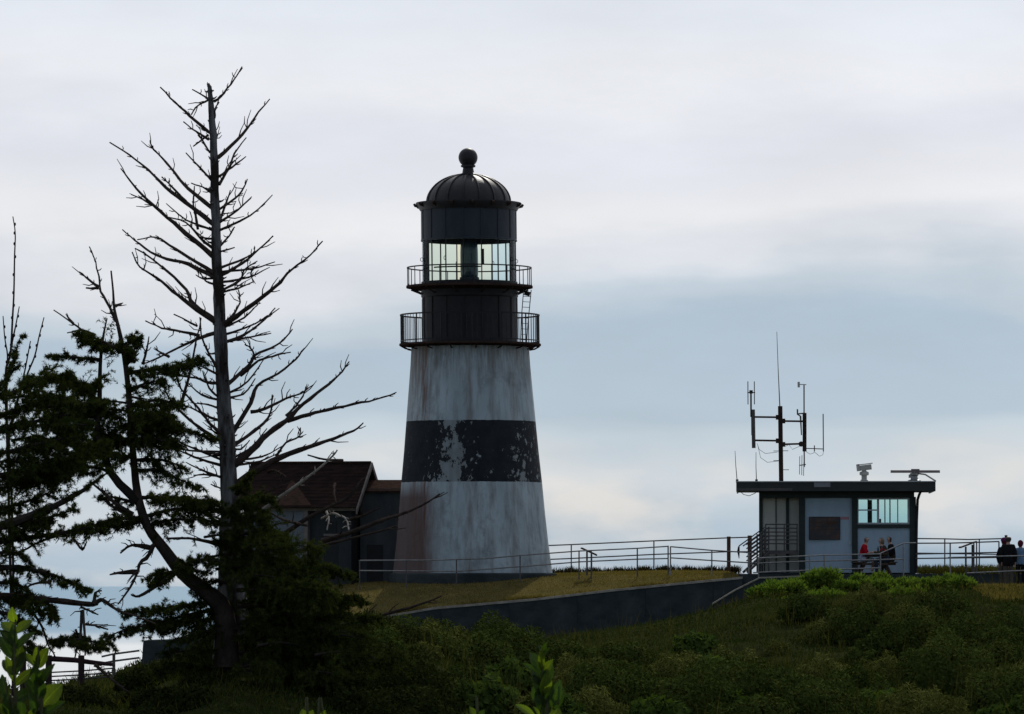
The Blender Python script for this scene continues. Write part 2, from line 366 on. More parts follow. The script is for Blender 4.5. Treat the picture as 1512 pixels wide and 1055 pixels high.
    peel = ramp(mth('ADD', pn, zone), .665, .685)
    pn2 = noise(7, (1, 1, .6), 5, .6); peel2 = mth('MULTIPLY', ramp(mth('ADD', pn2, mth('MULTIPLY', zone, .55)), .69, .71), 1.0)
    peel = mth('MAXIMUM', peel, peel2)
    blackc = ramp(noise(2.5), .3, .7, (.009, .011, .015), (.020, .023, .028))
    bandc = mix(mth('MULTIPLY', peel, .66), blackc, mix(.35, base, (.32, .34, .34)))
    colr = mix(band, base, bandc)
    L.new(colr, b.inputs['Base Color'])
    bp = N.new('ShaderNodeBump'); bp.inputs['Strength'].default_value = .35; bp.inputs['Distance'].default_value = .05; L.new(noise(6, det=8), bp.inputs['Height']); L.new(bp.outputs[0], b.inputs['Normal'])
    MATS['tower_paint'] = m

# sea
def sea_mat():
    m, nt, N, L, b = newmat('sea_water')
    tc = N.new('ShaderNodeTexCoord')
    sp = N.new('ShaderNodeSeparateXYZ'); L.new(tc.outputs['Object'], sp.inputs[0])
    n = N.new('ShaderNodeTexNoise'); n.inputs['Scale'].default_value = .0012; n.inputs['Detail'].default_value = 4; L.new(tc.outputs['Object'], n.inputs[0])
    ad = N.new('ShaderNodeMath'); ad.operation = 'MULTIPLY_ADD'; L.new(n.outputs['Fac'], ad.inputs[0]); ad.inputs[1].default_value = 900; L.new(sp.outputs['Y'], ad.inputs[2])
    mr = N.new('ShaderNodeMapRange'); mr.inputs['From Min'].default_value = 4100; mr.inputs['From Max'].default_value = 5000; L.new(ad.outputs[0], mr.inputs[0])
    r = N.new('ShaderNodeValToRGB'); r.color_ramp.elements[0].color = (.60, .62, .62, 1); r.color_ramp.elements[1].color = (.06, .20, .31, 1); L.new(mr.outputs[0], r.inputs[0])  # nearer water pale: sun glitter painted into the base colour
    L.new(r.outputs[0], b.inputs['Base Color']); b.inputs['Roughness'].default_value = .5; b.inputs['IOR'].default_value = 1.33; b.inputs['Specular IOR Level'].default_value = .2
    w_ = N.new('ShaderNodeTexNoise'); w_.inputs['Scale'].default_value = .08; w_.inputs['Detail'].default_value = 4; L.new(tc.outputs['Object'], w_.inputs[0])
    bp = N.new('ShaderNodeBump'); bp.inputs['Strength'].default_value = .6; bp.inputs['Distance'].default_value = 1.0; L.new(w_.outputs['Fac'], bp.inputs['Height']); L.new(bp.outputs[0], b.inputs['Normal'])
    MATS['sea_water'] = m
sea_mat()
M = MATS

# ------------------------------------------------------------------ sea and terrain
SEA = -60.0
mb = MB(); radii = [0, 150, 400, 1000, 2500, 5000, 9000, 14300]; nn = 96
vs = [(0, 0, SEA)]; fs = []
for r in radii[1:]:
    vs += [(r * math.cos(2 * math.pi * k / nn), r * math.sin(2 * math.pi * k / nn), SEA) for k in range(nn)]
for k in range(nn): fs.append((0, 1 + k, 1 + (k + 1) % nn))
for i in range(len(radii) - 2):
    for k in range(nn):
        a = 1 + i * nn; fs.append((a + k, a + nn + k, a + nn + (k + 1) % nn, a + (k + 1) % nn))
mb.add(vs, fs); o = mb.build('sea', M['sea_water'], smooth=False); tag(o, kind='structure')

ROWS = [  # distance, list of (photo x, photo y) of the bare ground there
 (110, [(-400, 1065), (0, 1060), (150, 1055), (260, 1025), (340, 995), (450, 1010), (600, 1050), (800, 1110), (1100, 1120), (1900, 1110)]),
 (125, [(-400, 1060), (0, 1050), (150, 1040), (250, 1010), (340, 980), (500, 985), (700, 1015), (900, 1045), (1200, 1052), (1900, 1045)]),
 (140, [(-400, 1050), (0, 1030), (150, 1018), (250, 995), (340, 962), (500, 955), (700, 985), (900, 1000), (1200, 990), (1900, 985)]),
 (152, [(-400, 1070), (0, 1035), (120, 1014), (180, 1002), (250, 970), (340, 938), (500, 935), (600, 985), (760, 985), (900, 968), (1060, 945), (1120, 922), (1300, 906), (1440, 902), (1900, 905)]),
 (163, [(-400, 1160), (0, 1090), (150, 1045), (250, 970), (340, 925), (500, 918), (600, 958), (700, 957), (760, 951), (850, 937), (960, 922), (1060, 900), (1115, 884), (1300, 876), (1440, 872), (1900, 872)]),
 (166.5, [(-400, 1180), (0, 1110), (150, 1060), (250, 985), (340, 930), (500, 930), (600, 972), (760, 962), (900, 942), (1060, 909), (1115, 888), (1300, 877), (1440, 868), (1900, 868)]),
 (172, [(-400, 1300), (0, 1190), (150, 1100), (250, 1000), (340, 935), (500, 935), (600, 972), (760, 962), (900, 942), (1060, 909), (1115, 888), (1300, 877), (1440, 868), (1900, 868)]),
]
KEYS = [(-60, None, -1.75), (24, None, -1.75), (60, None, -4.6), (88, None, -5.0)]
ZT = [(88, lambda X: np.full_like(X, -5.0))]
mn = 160; MX = rng.uniform(-30, 30, mn); MY = rng.uniform(98, 158, mn); MR = rng.uniform(.6, 1.7, mn); MH = MR * rng.uniform(.15, .3, mn)
def hterr(X, Y, mounds=True):
    X = np.asarray(X, float); Y = np.asarray(Y, float)
    ys = [-60, 24, 60, 90] + [r[0] for r in ROWS] + [188, 200, 235, 300]
    def row(i, X):
        if i < 4: return np.full_like(X, (-1.75, -1.75, -4.6, -5.0)[i]) 
        j = i - 4
        if j < len(ROWS):
            Yr, tab = ROWS[j]; px = 756 + X * F / Yr
            py = np.interp(px, [p[0] for p in tab], [p[1] for p in tab]); return -(py - 836) * Yr / F
        j -= len(ROWS)
        px = 756 + X * F / 180
        left = np.clip((340 - px) / 150, 0, 1)
        if j == 0: return -2.2 * (1 - left) - 22 * left
        if j == 1: return np.full_like(X, -9.0) - 18 * left
        return np.full_like(X, SEA - 4)
    out = np.zeros_like(X); done = np.zeros(X.shape, bool)
    for i in range(len(ys) - 1):
        m = (Y >= ys[i]) & (Y <= ys[i + 1]) & ~done
        if m.any():
            t = (Y[m] - ys[i]) / (ys[i + 1] - ys[i])
            if ys[i] < 100 or ys[i] > 170: t = t * t * (3 - 2 * t)
            out[m] = row(i, X[m]) * (1 - t) + row(i + 1, X[m]) * t; done |= m
    ex = np.clip((np.abs(X) - 75) / 45, 0, 1); out = out * (1 - ex) + (SEA - 4) * ex
    if mounds:
        add = np.zeros_like(X)
        for a, b, r, h in zip(MX, MY, MR, MH):
            d2 = ((X - a) / r) ** 2 + ((Y - b) / (r * 1.2)) ** 2; q = d2 < 1
            if q.any(): add[q] = np.maximum(add[q], h * np.sqrt(1 - d2[q]))
        out += add * np.clip((163 - Y) / 4, 0, 1)
    return out
xs = np.concatenate([np.linspace(-130, -34, 20)[:-1], np.linspace(-34, 34, 230), np.linspace(34, 130, 20)[1:]])
ysv = np.concatenate([np.linspace(-60, 100, 54)[:-1], np.linspace(100, 174, 230), np.linspace(174, 300, 50)[1:]])
GX, GY = np.meshgrid(xs, ysv); GZ = hterr(GX, GY)
nx, ny = len(xs), len(ysv); idx = np.arange(nx * ny).reshape(ny, nx)
quads = np.stack([idx[:-1, :-1], idx[:-1, 1:], idx[1:, 1:], idx[1:, :-1]], -1).reshape(-1, 4)
me = bpy.data.meshes.new('headland'); V = np.stack([GX, GY, GZ], -1).reshape(-1, 3)
me.from_pydata(V.tolist(), [], quads.tolist()); me.shade_smooth()
o = link('headland', me, M['soil']); tag(o, kind='structure')
def gz(x, y): return float(hterr(np.array([x]), np.array([y]))[0])

# lawn round the lighthouse: sheet above the headland with its own front edge on the retaining wall
LP = [340, 400, 450, 500, 560, 640, 706, 790, 850, 900, 950, 1000, 1050, 1096]
LF = np.interp(LP, [340, 450, 560, 640, 790, 900, 1000, 1096], [932, 926, 912, 898, 885, 872, 862, 853])
LM = np.interp(LP, [340, 500, 600, 706, 820, 950, 1096], [878, 868, 860, 854, 853, 848, 847])
LB = np.interp(LP, [340, 500, 820, 950, 1096], [868, 860, 847, 844, 845])
FY = 172.0
def lawn_z(X, Y):
    X = np.asarray(X, float); Y = np.asarray(Y, float)
    def rw(tab, Yr): return -(np.interp(756 + X * F / Yr, LP, tab) - 836) * Yr / F
    a, b, c = rw(LF, FY), rw(LM, 178.), rw(LB, 187.)
    t1 = np.clip((Y - FY) / (178 - FY), 0, 1); t2 = np.clip((Y - 178) / 9, 0, 1)
    s = np.sin(X * 1.7 + Y) * .015 + np.sin(X * .6 - Y * 1.3) * .02
    z = np.where(Y < 178, a * (1 - t1) + b * t1, b * (1 - t2) + c * t2) + s * np.clip((Y - FY) / 1.5, 0, 1)
    return z - np.clip(Y - 187, 0, 9) ** 2 * .8
lx = np.linspace(pxx(340, FY), pxx(1096, FY), 70); ly = np.concatenate([np.linspace(FY, 187, 40), [187.5, 188.3, 189.5]])
GX, GY = np.meshgrid(lx, ly); GZ = lawn_z(GX, GY)
idx = np.arange(GX.size).reshape(GX.shape); quads = np.stack([idx[:-1, :-1], idx[:-1, 1:], idx[1:, 1:], idx[1:, :-1]], -1).reshape(-1, 4)
me = bpy.data.meshes.new('lawn'); me.from_pydata(np.stack([GX, GY, GZ], -1).reshape(-1, 3).tolist(), [], quads.tolist()); me.shade_smooth()
o = link('lawn', me, M['lawn']); tag(o, kind='structure')
def lz(x, y): return float(lawn_z(np.array([x]), np.array([y]))[0])

# path at the foot of the wall
mb = MB(); px_ = [560, 700, 850, 1000, 1115, 1300, 1500, 1700]; v = []
for p in px_:
    for Yy in (166.9, 171.8): x = pxx(p, Yy); v.append((x, Yy, gz(x, Yy) + .03))
mb.add(v, [(2 * i, 2 * i + 2, 2 * i + 3, 2 * i + 1) for i in range(len(px_) - 1)]); o = mb.build('footpath', M['asphalt'], smooth=False); tag(o, kind='structure')

# retaining wall below the lawn
def strip_wall(name, pts, thick, depth, mat, parent, lip=0):
    mb = MB(); v = []
    for p in pts: v += [(p[0], p[1], p[2]), (p[0], p[1] + thick, p[2]), (p[0], p[1] + thick, p[2] - depth), (p[0], p[1], p[2] - depth)]
    f = []
    for i in range(len(pts) - 1):
        a = i * 4
        for k in range(4): f.append((a + k, a + 4 + k, a + 4 + (k + 1) % 4, a + (k + 1) % 4))
    n = (len(pts) - 1) * 4; f += [(0, 1, 2, 3), (n + 3, n + 2, n + 1, n)]
    mb.add(v, f); return mb.build(name, mat, parent, smooth=False)
wp = [(pxx(p, FY), FY - .26, z) for p, z in zip(LP[2:], -(LF[2:] - 836) * FY / F)]
root = empty('retaining_wall', at(820, 930, FY)); tag(root, 'long dark concrete retaining wall below the lighthouse lawn, rising to the right', 'wall')
wx = [p[0] for p in wp]; wzz = [p[2] for p in wp]; xa = wx[0]
while xa < wx[-1] - .2:
    xb = min(xa + 2.4, wx[-1]); xm = [xa + .004] + [x for x in wx if xa + .05 < x < xb - .05] + [xb - .004]; off = random.uniform(-.012, .012)
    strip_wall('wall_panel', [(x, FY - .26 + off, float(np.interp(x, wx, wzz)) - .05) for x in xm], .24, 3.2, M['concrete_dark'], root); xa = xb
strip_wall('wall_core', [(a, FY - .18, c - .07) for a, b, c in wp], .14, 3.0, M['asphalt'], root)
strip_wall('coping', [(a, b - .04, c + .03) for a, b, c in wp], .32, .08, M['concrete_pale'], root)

# terrace under the cabin
TZ = pz(848.5, 174.); TX0 = pxx(1096, FY) + .02
mb = MB().bx(TX0, 34, 172.3, 187.5, TZ - 2.6, TZ); o = mb.build('terrace', M['asphalt'], smooth=False); tag(o, kind='structure')
root = empty('terrace_wall', (TX0 + 5, 172.1, TZ - 1)); tag(root, 'dark concrete retaining wall of the terrace in front of the cabin', 'wall')
strip_wall('wall_face', [(TX0, 172.02, TZ + .02), (34, 172.02, TZ + .02)], .26, 2.4, M['concrete_dark'], root)
# low wall of the ramp in front of it
pts = [at(1052, 891, 165.4), at(1085, 871, 165.6), at(1122, 852.5, 165.8), at(1190, 850, 166)]
root = empty('ramp_wall', pts[0]); tag(root, 'low sloping concrete kerb wall beside the green bushes below the stairs', 'wall')
strip_wall('wall_face', [(p.x, p.y, p.z - .05) for p in pts], .2, 1.4, M['concrete_dark'], root)
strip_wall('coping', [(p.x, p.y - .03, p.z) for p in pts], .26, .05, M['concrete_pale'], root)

# ------------------------------------------------------------------ lighthouse
LY = 180.0; LX = pxx(698, LY); ZB = pz(852, LY)
def zp(py): return pz(py, LY) - ZB            # photo row -> height above the tower's foot
BAND0, BAND1 = zp(713), zp(623)
tower_mat()
lh = empty('lighthouse', (LX, LY, ZB)); tag(lh, 'white lighthouse tower with peeling black band and dark domed lantern', 'lighthouse')
LEAN = .0115
def lb(mb, name, mat, parent=lh, smooth=True, origin=None):
    """lighthouse part: coordinates relative to the tower's foot, tower leans very slightly"""
    mb.v = [(x + LX - LEAN * z, y + LY, z + ZB) for x, y, z in mb.v]
    return mb.build(name, MATS[mat], parent, smooth, origin=origin)
k40 = LY / F
prof = [(2.98, -.8), (2.97, 0), (2.92, .3), (2.80, 1.3), (2.70, zp(760)), (104 * k40, zp(713)), (99.5 * k40, zp(668)), (95.5 * k40, zp(622)), (91.5 * k40, zp(575)), (88.5 * k40, zp(540)), (87 * k40, zp(514)), (80 * k40, zp(512))]
lb(MB().lathe(prof, 72), 'tower', 'tower_paint', origin=(LX, LY, ZB))
pl = MB().lathe([(2.9, -.3), (3.1, -.3), (3.1, .1), (2.9, .16)], 72, close=True); lb(pl, 'plinth', 'concrete_dark')
# lower gallery
g = zp(513)
lb(MB().lathe([(1.6, g), (2.0, g), (2.5, g + .03), (2.62, g + .05), (2.62, g + .12), (1.6, g + .12)], 64, close=True), 'gallery_deck', 'rust_iron')
for k in range(16):
    a = 2 * math.pi * k / 16 + .1; mb = MB(); c, s = math.sin(a), -math.cos(a)
    mb.tube([(c * 2.2, s * 2.2, g - .1), (c * 2.4, s * 2.4, g - .06), (c * 2.58, s * 2.58, g + .04)], .03, 4); lb(mb, 'bracket', 'rust_iron')
top = zp(466)
def ring(r, z, t=.02, n=64): return MB().lathe([(r - t, z - t), (r + t, z - t), (r + t, z + t), (r - t, z + t)], n, close=True)
gr = empty('gallery_railing', (LX, LY, ZB)); gr.parent = lh; gr.location = (0, 0, 0)
lb(ring(2.56, top, .026), 'top_rail', 'iron_black', gr); lb(ring(2.56, g + .22, .018), 'bottom_rail', 'iron_black', gr)
NB = 84
for k in range(NB):
    a = 2 * math.pi * (k + .5) / NB; c, s = 2.56 * math.sin(a), -2.56 * math.cos(a); t_ = .026 if k % 6 == 0 else .0115
    lb(MB().tube([(c, s, g + .1), (c, s, top)], t_, 5), 'stanchion' if k % 6 == 0 else 'baluster', 'iron_black', gr)
# black iron drum between the galleries
rd = 70.5 * k40; g2 = zp(429)
lb(MB().lathe([(rd, g + .1), (rd, g + .3), (rd - .01, g + .32), (rd - .01, g2 - .3), (rd + .03, g2 - .25), (rd + .03, g2)], 64), 'drum', 'iron_black')
for k in range(16):
    a = 2 * math.pi * k / 16 + .28; c, s = math.sin(a), -math.cos(a)
    lb(MB().box((c * (rd + .004), s * (rd + .004), (g + g2) / 2), (.05, .03, g2 - g - .6), rz=a), 'seam', 'iron_black')
# upper gallery
lb(MB().lathe([(1.6, g2 - .02), (1.95, g2), (2.22, g2 + .06), (2.34, g2 + .08), (2.34, g2 + .16), (1.6, g2 + .16)], 64, close=True), 'upper_gallery_deck', 'rust_iron')
for k in range(12):
    a = 2 * math.pi * k / 12 + .26; c, s = math.sin(a), -math.cos(a)
    lb(MB().tube([(c * 1.78, s * 1.78, g2 - .16), (c * 1.95, s * 1.95, g2 - .08), (c * 2.25, s * 2.25, g2 + .04)], .028, 4), 'bracket', 'rust_iron')
gr2 = empty('upper_gallery_railing', (LX, LY, ZB)); gr2.parent = lh; gr2.location = (0, 0, 0)
t2 = zp(396); lb(ring(2.29, t2, .022), 'top_rail', 'iron_black', gr2)
for k in range(22):
    a = 2 * math.pi * (k + .3) / 22; c, s = 2.29 * math.sin(a), -2.29 * math.cos(a)
    lb(MB().tube([(c, s, g2 + .1), (c, s, g2 + .24), (c, s, t2)], [.035, .017, .017], 5), 'stanchion', 'iron_black', gr2)
# lantern: mullions, panes, lens
z0, z1 = zp(419), zp(357); rl = 70 * k40
lb(MB().lathe([(rl - .08, z0 - .12), (rl + .03, z0 - .12), (rl + .03, z0 + .05), (rl - .08, z0 + .05)], 64, close=True), 'lantern_sill', 'iron_black')
lb(MB().lathe([(0.02, z0 - .05), (rl - .09, z0 - .05)], 48), 'lantern_floor', 'iron_black')
A0 = R(15.8)
for k in range(16):
    a = A0 + 2 * math.pi * k / 16; c, s = math.sin(a), -math.cos(a)
    mu = lb(MB().box((c * (rl - .02), s * (rl - .02), (z0 + z1) / 2), (.036, .036, z1 - z0), rz=a), 'mullion', 'iron_black')
    if k % 2 == 0:
        h = MB(); p = Vector((c * (rl + .06), s * (rl + .06), z0 + (z1 - z0) * .55)); h.tube([p + Vector((c * .06 * math.cos(q), s * .06 * math.cos(q), .07 * math.sin(q))) for q in np.linspace(0, 6.28, 9)], .011, 4)
        lb(h, 'hand_hold', 'iron_black', mu)
    a1 = a + R(1.0); a2 = a + R(21.5); mid = math.degrees(a + R(11.25)) % 360
    gm = 'glass_yellow' if 285 < mid < 345 or 150 < mid < 200 else ('glass_aqua' if 20 < mid < 80 else 'glass_clear')
    lb(MB().lathe([(rl - .02, z0 + .02), (rl - .02, z1)], 3, a0=a1, a1=a2), 'pane', gm)
for zz_ in (z0 + (z1 - z0) * .33,):
    for k in range(3):
        a = R(-51.5 + 22.5 * k); lb(MB().lathe([(rl - .12, zz_), (rl - .1, zz_), (rl - .1, zz_ + .05), (rl - .12, zz_ + .05)], 3, a0=a, a1=a + R(22), close=True), 'glazing_bar', 'iron_black')
# lens barrel on its pedestal and the curtain on the landward side
le = lb(MB().lathe([(.22, z0 + .02), (.31, z0 + .25), (.325, z0 + .3), (.33, z0 + .55), (.33, z0 + .85), (.33, z0 + 1.15), (.325, z0 + 1.30), (.31, z1 - .06), (.01, z1 - .04)], 24), 'lens', 'lens_glass')
for q in range(0): lb(MB().lathe([(.415, z0 + .5 + q * .13), (.45, z0 + .5 + q * .13), (.45, z0 + .53 + q * .13), (.415, z0 + .53 + q * .13)], 24, close=True), 'lens_ring', 'rust_iron', le)
lb(MB().lathe([(.36, z0 - .04), (.36, z0 + .22), (.30, z0 + .26)], 20), 'lens_pedestal', 'iron_navy')
lb(MB().box((.02, .75, (z0 + z1) / 2), (.36, .05, z1 - z0 - .08)), 'lantern_door', 'iron_navy')
lb(MB().box((.50, -.95, z0 + .95), (.12, .12, .55)), 'lamp_changer', 'rust_iron')
# solid upper lantern, cornice, dome with ribs, ventilator ball
zc = zp(311)
lb(MB().lathe([(rl - .06, z1), (rl + .03, z1), (rl + .03, z1 + .06), (rl + .01, z1 + .08), (rl + .01, zc)], 64), 'lantern_band', 'iron_navy')
for k in range(16):
    a = A0 + 2 * math.pi * k / 16; c, s = math.sin(a), -math.cos(a)
    lb(MB().box((c * (rl + .015), s * (rl + .015), (z1 + zc) / 2 + .03), (.06, .03, zc - z1 - .1), rz=a), 'seam', 'iron_navy')
ze = zp(301)
lb(MB().lathe([(rl - .1, zc - .02), (rl + .05, zc - .02), (rl + .10, zc + .06), (78 * k40, ze - .05), (78 * k40, ze + .02), (1.5, ze + .05)], 64), 'cornice', 'dome_iron')
for k in range(16):
    a = A0 + 2 * math.pi * k / 16 + .2; c, s = math.sin(a), -math.cos(a)
    lb(MB().tube([(c * 1.86, s * 1.86, ze - .16), (c * 1.98, s * 1.98, ze - .10), (c * 2.02, s * 2.02, ze - .02)], [.02, .05, .05], 5), 'gutter_spout', 'rust_iron')
zd = zp(258); hd = zd - ze - .03; rb = 62 * k40
dome = [(rb * math.cos(q), ze + .03 + hd * math.sin(q)) for q in np.linspace(0, R(80), 14)]
dm = lb(MB().lathe([(rb + .03, ze + .02)] + dome + [(.26, zd + .01)], 64), 'dome', 'dome_iron')
for k in range(16):
    a = A0 + 2 * math.pi * k / 16; c, s = math.sin(a), -math.cos(a)
    lb(MB().tube([(c * (r_ + .012), s * (r_ + .012), z_ + .012) for r_, z_ in dome], .032, 5), 'rib', 'dome_iron', dm)
vt = lb(MB().lathe([(.34, zd - .06), (.36, zd + .0), (.22, zd + .06), (.19, zd + .25), (.27, zd + .28), (.27, zd + .34), (.19, zd + .37), (.18, zd + .5)], 32), 'ventilator', 'dome_iron')
zb_ = zp(233); lb(MB().lathe([(.355 * math.cos(q), zb_ + .355 * math.sin(q)) for q in np.linspace(-R(75), R(90), 18)], 32), 'ventilator_ball', 'dome_iron')
# ladder between the galleries on the right, and a floodlight under the upper gallery
la = lb(MB().tube([(2.0, -.55, g2), (1.90, -.6, g + 1.0), (1.86, -.62, g + .1)], .017, 5).tube([(2.28, -.25, g2), (2.16, -.3, g + 1.0), (2.08, -.34, g + .1)], .017, 5), 'ladder', 'rail_dark')
for q in range(9):
    f_ = (q + .5) / 9; zq = g + .15 + f_ * (g2 - g - .3); lb(MB().tube([(1.86 + .14 * f_, -.62 + .07 * f_, zq), (2.08 + .2 * f_, -.34 + .09 * f_, zq)], .012, 4), 'rung', 'rail_dark', la)
lb(MB().box((2.13, -.2, g2 - .13), (.22, .2, .16), ry=.3).tube([(1.85, -.2, g2 - .02), (2.1, -.2, g2 - .06)], .03, 5), 'floodlight', 'iron_black')

# ------------------------------------------------------------------ keeper's oil house and passage
HY = 182.0; TH = -R(11.5)
hc = at(440, 760, HY)                                    # point on the front wall line
ux = Vector((math.cos(TH), math.sin(TH), 0)); uy = Vector((-math.sin(TH), math.cos(TH), 0))
fr = at(524, 745, HY - 1.2)                              # front right eave corner
zE = fr.z; zR = pz(685, HY + .9); dep = 4.4; wid = 4.25; zG = pz(872, HY)
def hp(a, b, z): p = fr + ux * a + uy * b; return Vector((p.x, p.y, z))   # a along the front (negative = left), b into the depth
root = empty('oil_house', hp(-wid / 2, dep / 2, zG)); tag(root, 'small grey stucco house with dark red gable roof behind the bare tree', 'building')
def hbox(a0, a1, b0, b1, z0, z1): 
    mb = MB(); v = [hp(a, b, z) for a in (a0, a1) for b in (b0, b1) for z in (z0, z1)]
    return mb.add(v, [(0, 1, 3, 2), (4, 6, 7, 5), (0, 4, 5, 1), (2, 3, 7, 6), (0, 2, 6, 4), (1, 5, 7, 3)])
inn = .22
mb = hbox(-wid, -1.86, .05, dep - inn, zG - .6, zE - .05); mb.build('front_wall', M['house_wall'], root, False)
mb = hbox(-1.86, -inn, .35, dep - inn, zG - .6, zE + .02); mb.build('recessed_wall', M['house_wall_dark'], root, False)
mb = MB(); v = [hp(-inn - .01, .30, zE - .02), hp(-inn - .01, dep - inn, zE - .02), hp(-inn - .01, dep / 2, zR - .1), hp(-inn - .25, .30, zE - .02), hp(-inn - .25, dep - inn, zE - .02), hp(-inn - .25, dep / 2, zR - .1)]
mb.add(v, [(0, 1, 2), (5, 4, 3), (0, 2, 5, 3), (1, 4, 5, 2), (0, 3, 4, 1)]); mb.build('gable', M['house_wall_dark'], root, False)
hbox(-1.95, -1.80, -.02, .4, zG - .4, zE - .1).build('corner_pilaster', M['rake_trim'], root, False)
hbox(-wid, 0, -.03, .1, zE - .24, zE - .06).build('eave_board', M['rake_trim'], root, False)
d_ = hbox(-1.25, -.72, .33, .4, zG, zG + 1.95); d_.build('door', M['door_dark'], root, False)
wq = hbox(-1.2, -.78, .32, .4, zG + 2.1, zG + 2.55).build('window', M['door_dark'], root, False)
hbox(-1.26, -.72, .28, .36, zG + 2.02, zG + 2.1).build('sill', M['rake_trim'], wq, False)
wq = hbox(-3.2, -2.75, .02, .1, zG + 1.3, zG + 2.2).build('window', M['door_dark'], root, False)
# roof in two slopes, laid in courses
rf = empty('roof', hp(-wid / 2, dep / 2, zE)); rf.parent = root; rf.location = wloc(rf) - wloc(root)
NC = 13
for side_ in (0, 1):
    mb = MB()
    for i in range(NC):
        t0, t1_ = i / NC - .004, (i + 1) / NC + .03
        def rp(a, t, lift):
            b = -.25 + (dep / 2 + .25) * t; b = b if side_ == 0 else dep - b
            return hp(a, b, zE - .12 + (zR - zE + .12) * t + lift)
        v = [rp(-wid - .3, t0, .028), rp(.1, t0, .028), rp(.1, t1_, .012), rp(-wid - .3, t1_, .012), rp(-wid - .3, t0, 0), rp(.1, t0, 0), rp(.1, t1_, -.03), rp(-wid - .3, t1_, -.03)]
        mb.add(v, [(0, 1, 2, 3), (7, 6, 5, 4), (0, 4, 5, 1), (1, 5, 6, 2), (2, 6, 7, 3), (3, 7, 4, 0)])
    mb.build('shingle_slope', M['shingle'], rf, False)
MB().tube([hp(-wid - .3, dep / 2, zR + .03), hp(.1, dep / 2, zR + .03)], .07, 6).build('ridge_cap', M['shingle_patch'], rf)
for s_ in (0, 1):
    mb = MB(); b0 = -.27 if s_ == 0 else dep + .27
    v = [hp(.1, b0, zE - .16), hp(.1, dep / 2, zR + .05), hp(.16, dep / 2, zR + .05), hp(.16, b0, zE - .16)]; v += [p - Vector((0, 0, .2)) for p in v]
    mb.add(v, [(0, 1, 2, 3), (7, 6, 5, 4), (0, 4, 5, 1), (1, 5, 6, 2), (2, 6, 7, 3), (3, 7, 4, 0)]); mb.build('rake_board', M['rake_trim'], rf, False)
# triangular porch roof patch of older shingles
mb = MB(); v = [rp_ for rp_ in (hp(-2.9, -.22, zE - .03), hp(-1.6, -.22, zE - .03), hp(-2.75, 1.35, zE + (zR - zE) * .62 + .03))]
v += [p - Vector((0, 0, .06)) for p in v]; mb.add(v, [(0, 1, 2), (5, 4, 3), (0, 3, 4, 1), (1, 4, 5, 2), (2, 5, 3, 0)]); mb.build('roof_patch', M['shingle_patch'], rf, False)
# passage to the tower
pa = hp(-.1, 1.3, zG); xr = LX - 2.3; zt = pz(708, HY)
root = empty('passage', ((pa.x + xr) / 2, HY, zG)); tag(root, 'low dark passage joining the red roofed house to the lighthouse tower', 'building')
y0 = pa.y
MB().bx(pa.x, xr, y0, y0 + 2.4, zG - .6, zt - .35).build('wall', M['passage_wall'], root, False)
MB().bx(pa.x + .25, pa.x + .85, y0 - .03, y0 + .05, zG, zG + 1.7).build('doorway', M['door_dark'], root, False)
mb = MB(); v = [(pa.x, y0 - .15, zt - .42), (xr + .2, y0 - .15, zt - .42), (xr + .2, y0 + 1.2, zt), (pa.x, y0 + 1.2, zt), (pa.x, y0 + 2.55, zt - .42), (xr + .2, y0 + 2.55, zt - .42)]
v += [(x, y, z - .08) for x, y, z in v]
mb.add(v, [(0, 1, 2, 3), (3, 2, 5, 4), (7, 6, 9, 8), (8, 9, 10, 11), (0, 6, 7, 1), (4, 5, 11, 10), (1, 7, 8, 2), (2, 8, 11, 5), (0, 3, 9, 6), (3, 4, 10, 9)])
mb.build('roof', M['shingle_patch'], root, False)

# ------------------------------------------------------------------ lookout cabin
CY = 176.0
def cx(px): return pxx(px, CY)
def cz(py): return pz(py, CY)
cab = empty('lookout_cabin', (cx(1238), CY, TZ)); tag(cab, 'flat roofed white lookout cabin with dark timber posts and corner window', 'building')
D = 4.4
def cbox(name, p0, p1, q0, q1, y0, y1, mat, parent=cab):    # photo x range, photo y range, depth range from the front
    return MB().bx(cx(p0), cx(p1), CY + y0, CY + y1, cz(q1), cz(q0)).build(name, M[mat], parent, False)
zf = 735; zbm = 846
cbox('wall_panel', 1126, 1161.2, zf, 846, .5, .6, 'cabin_cream'); cbox('wall_panel', 1165, 1180.5, zf, 846, .5, .6, 'cabin_cream')
cbox('wall_panel', 1188.5, 1258.5, zf, zbm, .06, .16, 'cabin_white')
cbox('wall_panel', 1266, 1343.5, 779, zbm, .06, .16, 'cabin_white')
for a, b, d0 in ((1121, 1126.5, .44), (1161, 1165.5, .44)): cbox('post', a, b, zf - 1, zbm, d0, d0 + .2, 'cabin_trim')
for a, b in ((1180, 1189), (1258, 1266.5), (1343, 1352.5)): cbox('post', a, b, zf - 1, zbm + 1, 0, .22, 'cabin_trim')
cbox('conduit', 1254.6, 1255.5, zf, 800, .02, .056, 'frame_grey'); cbox('junction_box', 1253.4, 1256.6, 800, 804.5, .0, .058, 'frame_grey')
cbox('batten', 1145.5, 1147, zf, 846, .47, .52, 'cabin_trim')
cbox('sill_beam', 1266, 1343.5, 774.5, 780, -.02, .2, 'cabin_trim')
cbox('header_beam', 1121, 1350, 724, 735.5, -.04, .3, 'cabin_trim')
cbox('end_wall', 1121, 1123.5, zf, zbm, .64, D, 'cabin_cream'); 
cbox('end_post', 1349.6, 1352.4, zf, zbm + 1, D - .2, D, 'cabin_trim')
cbox('end_wall', 1349.4, 1352, 779, zbm, .22, D - .2, 'cabin_white')
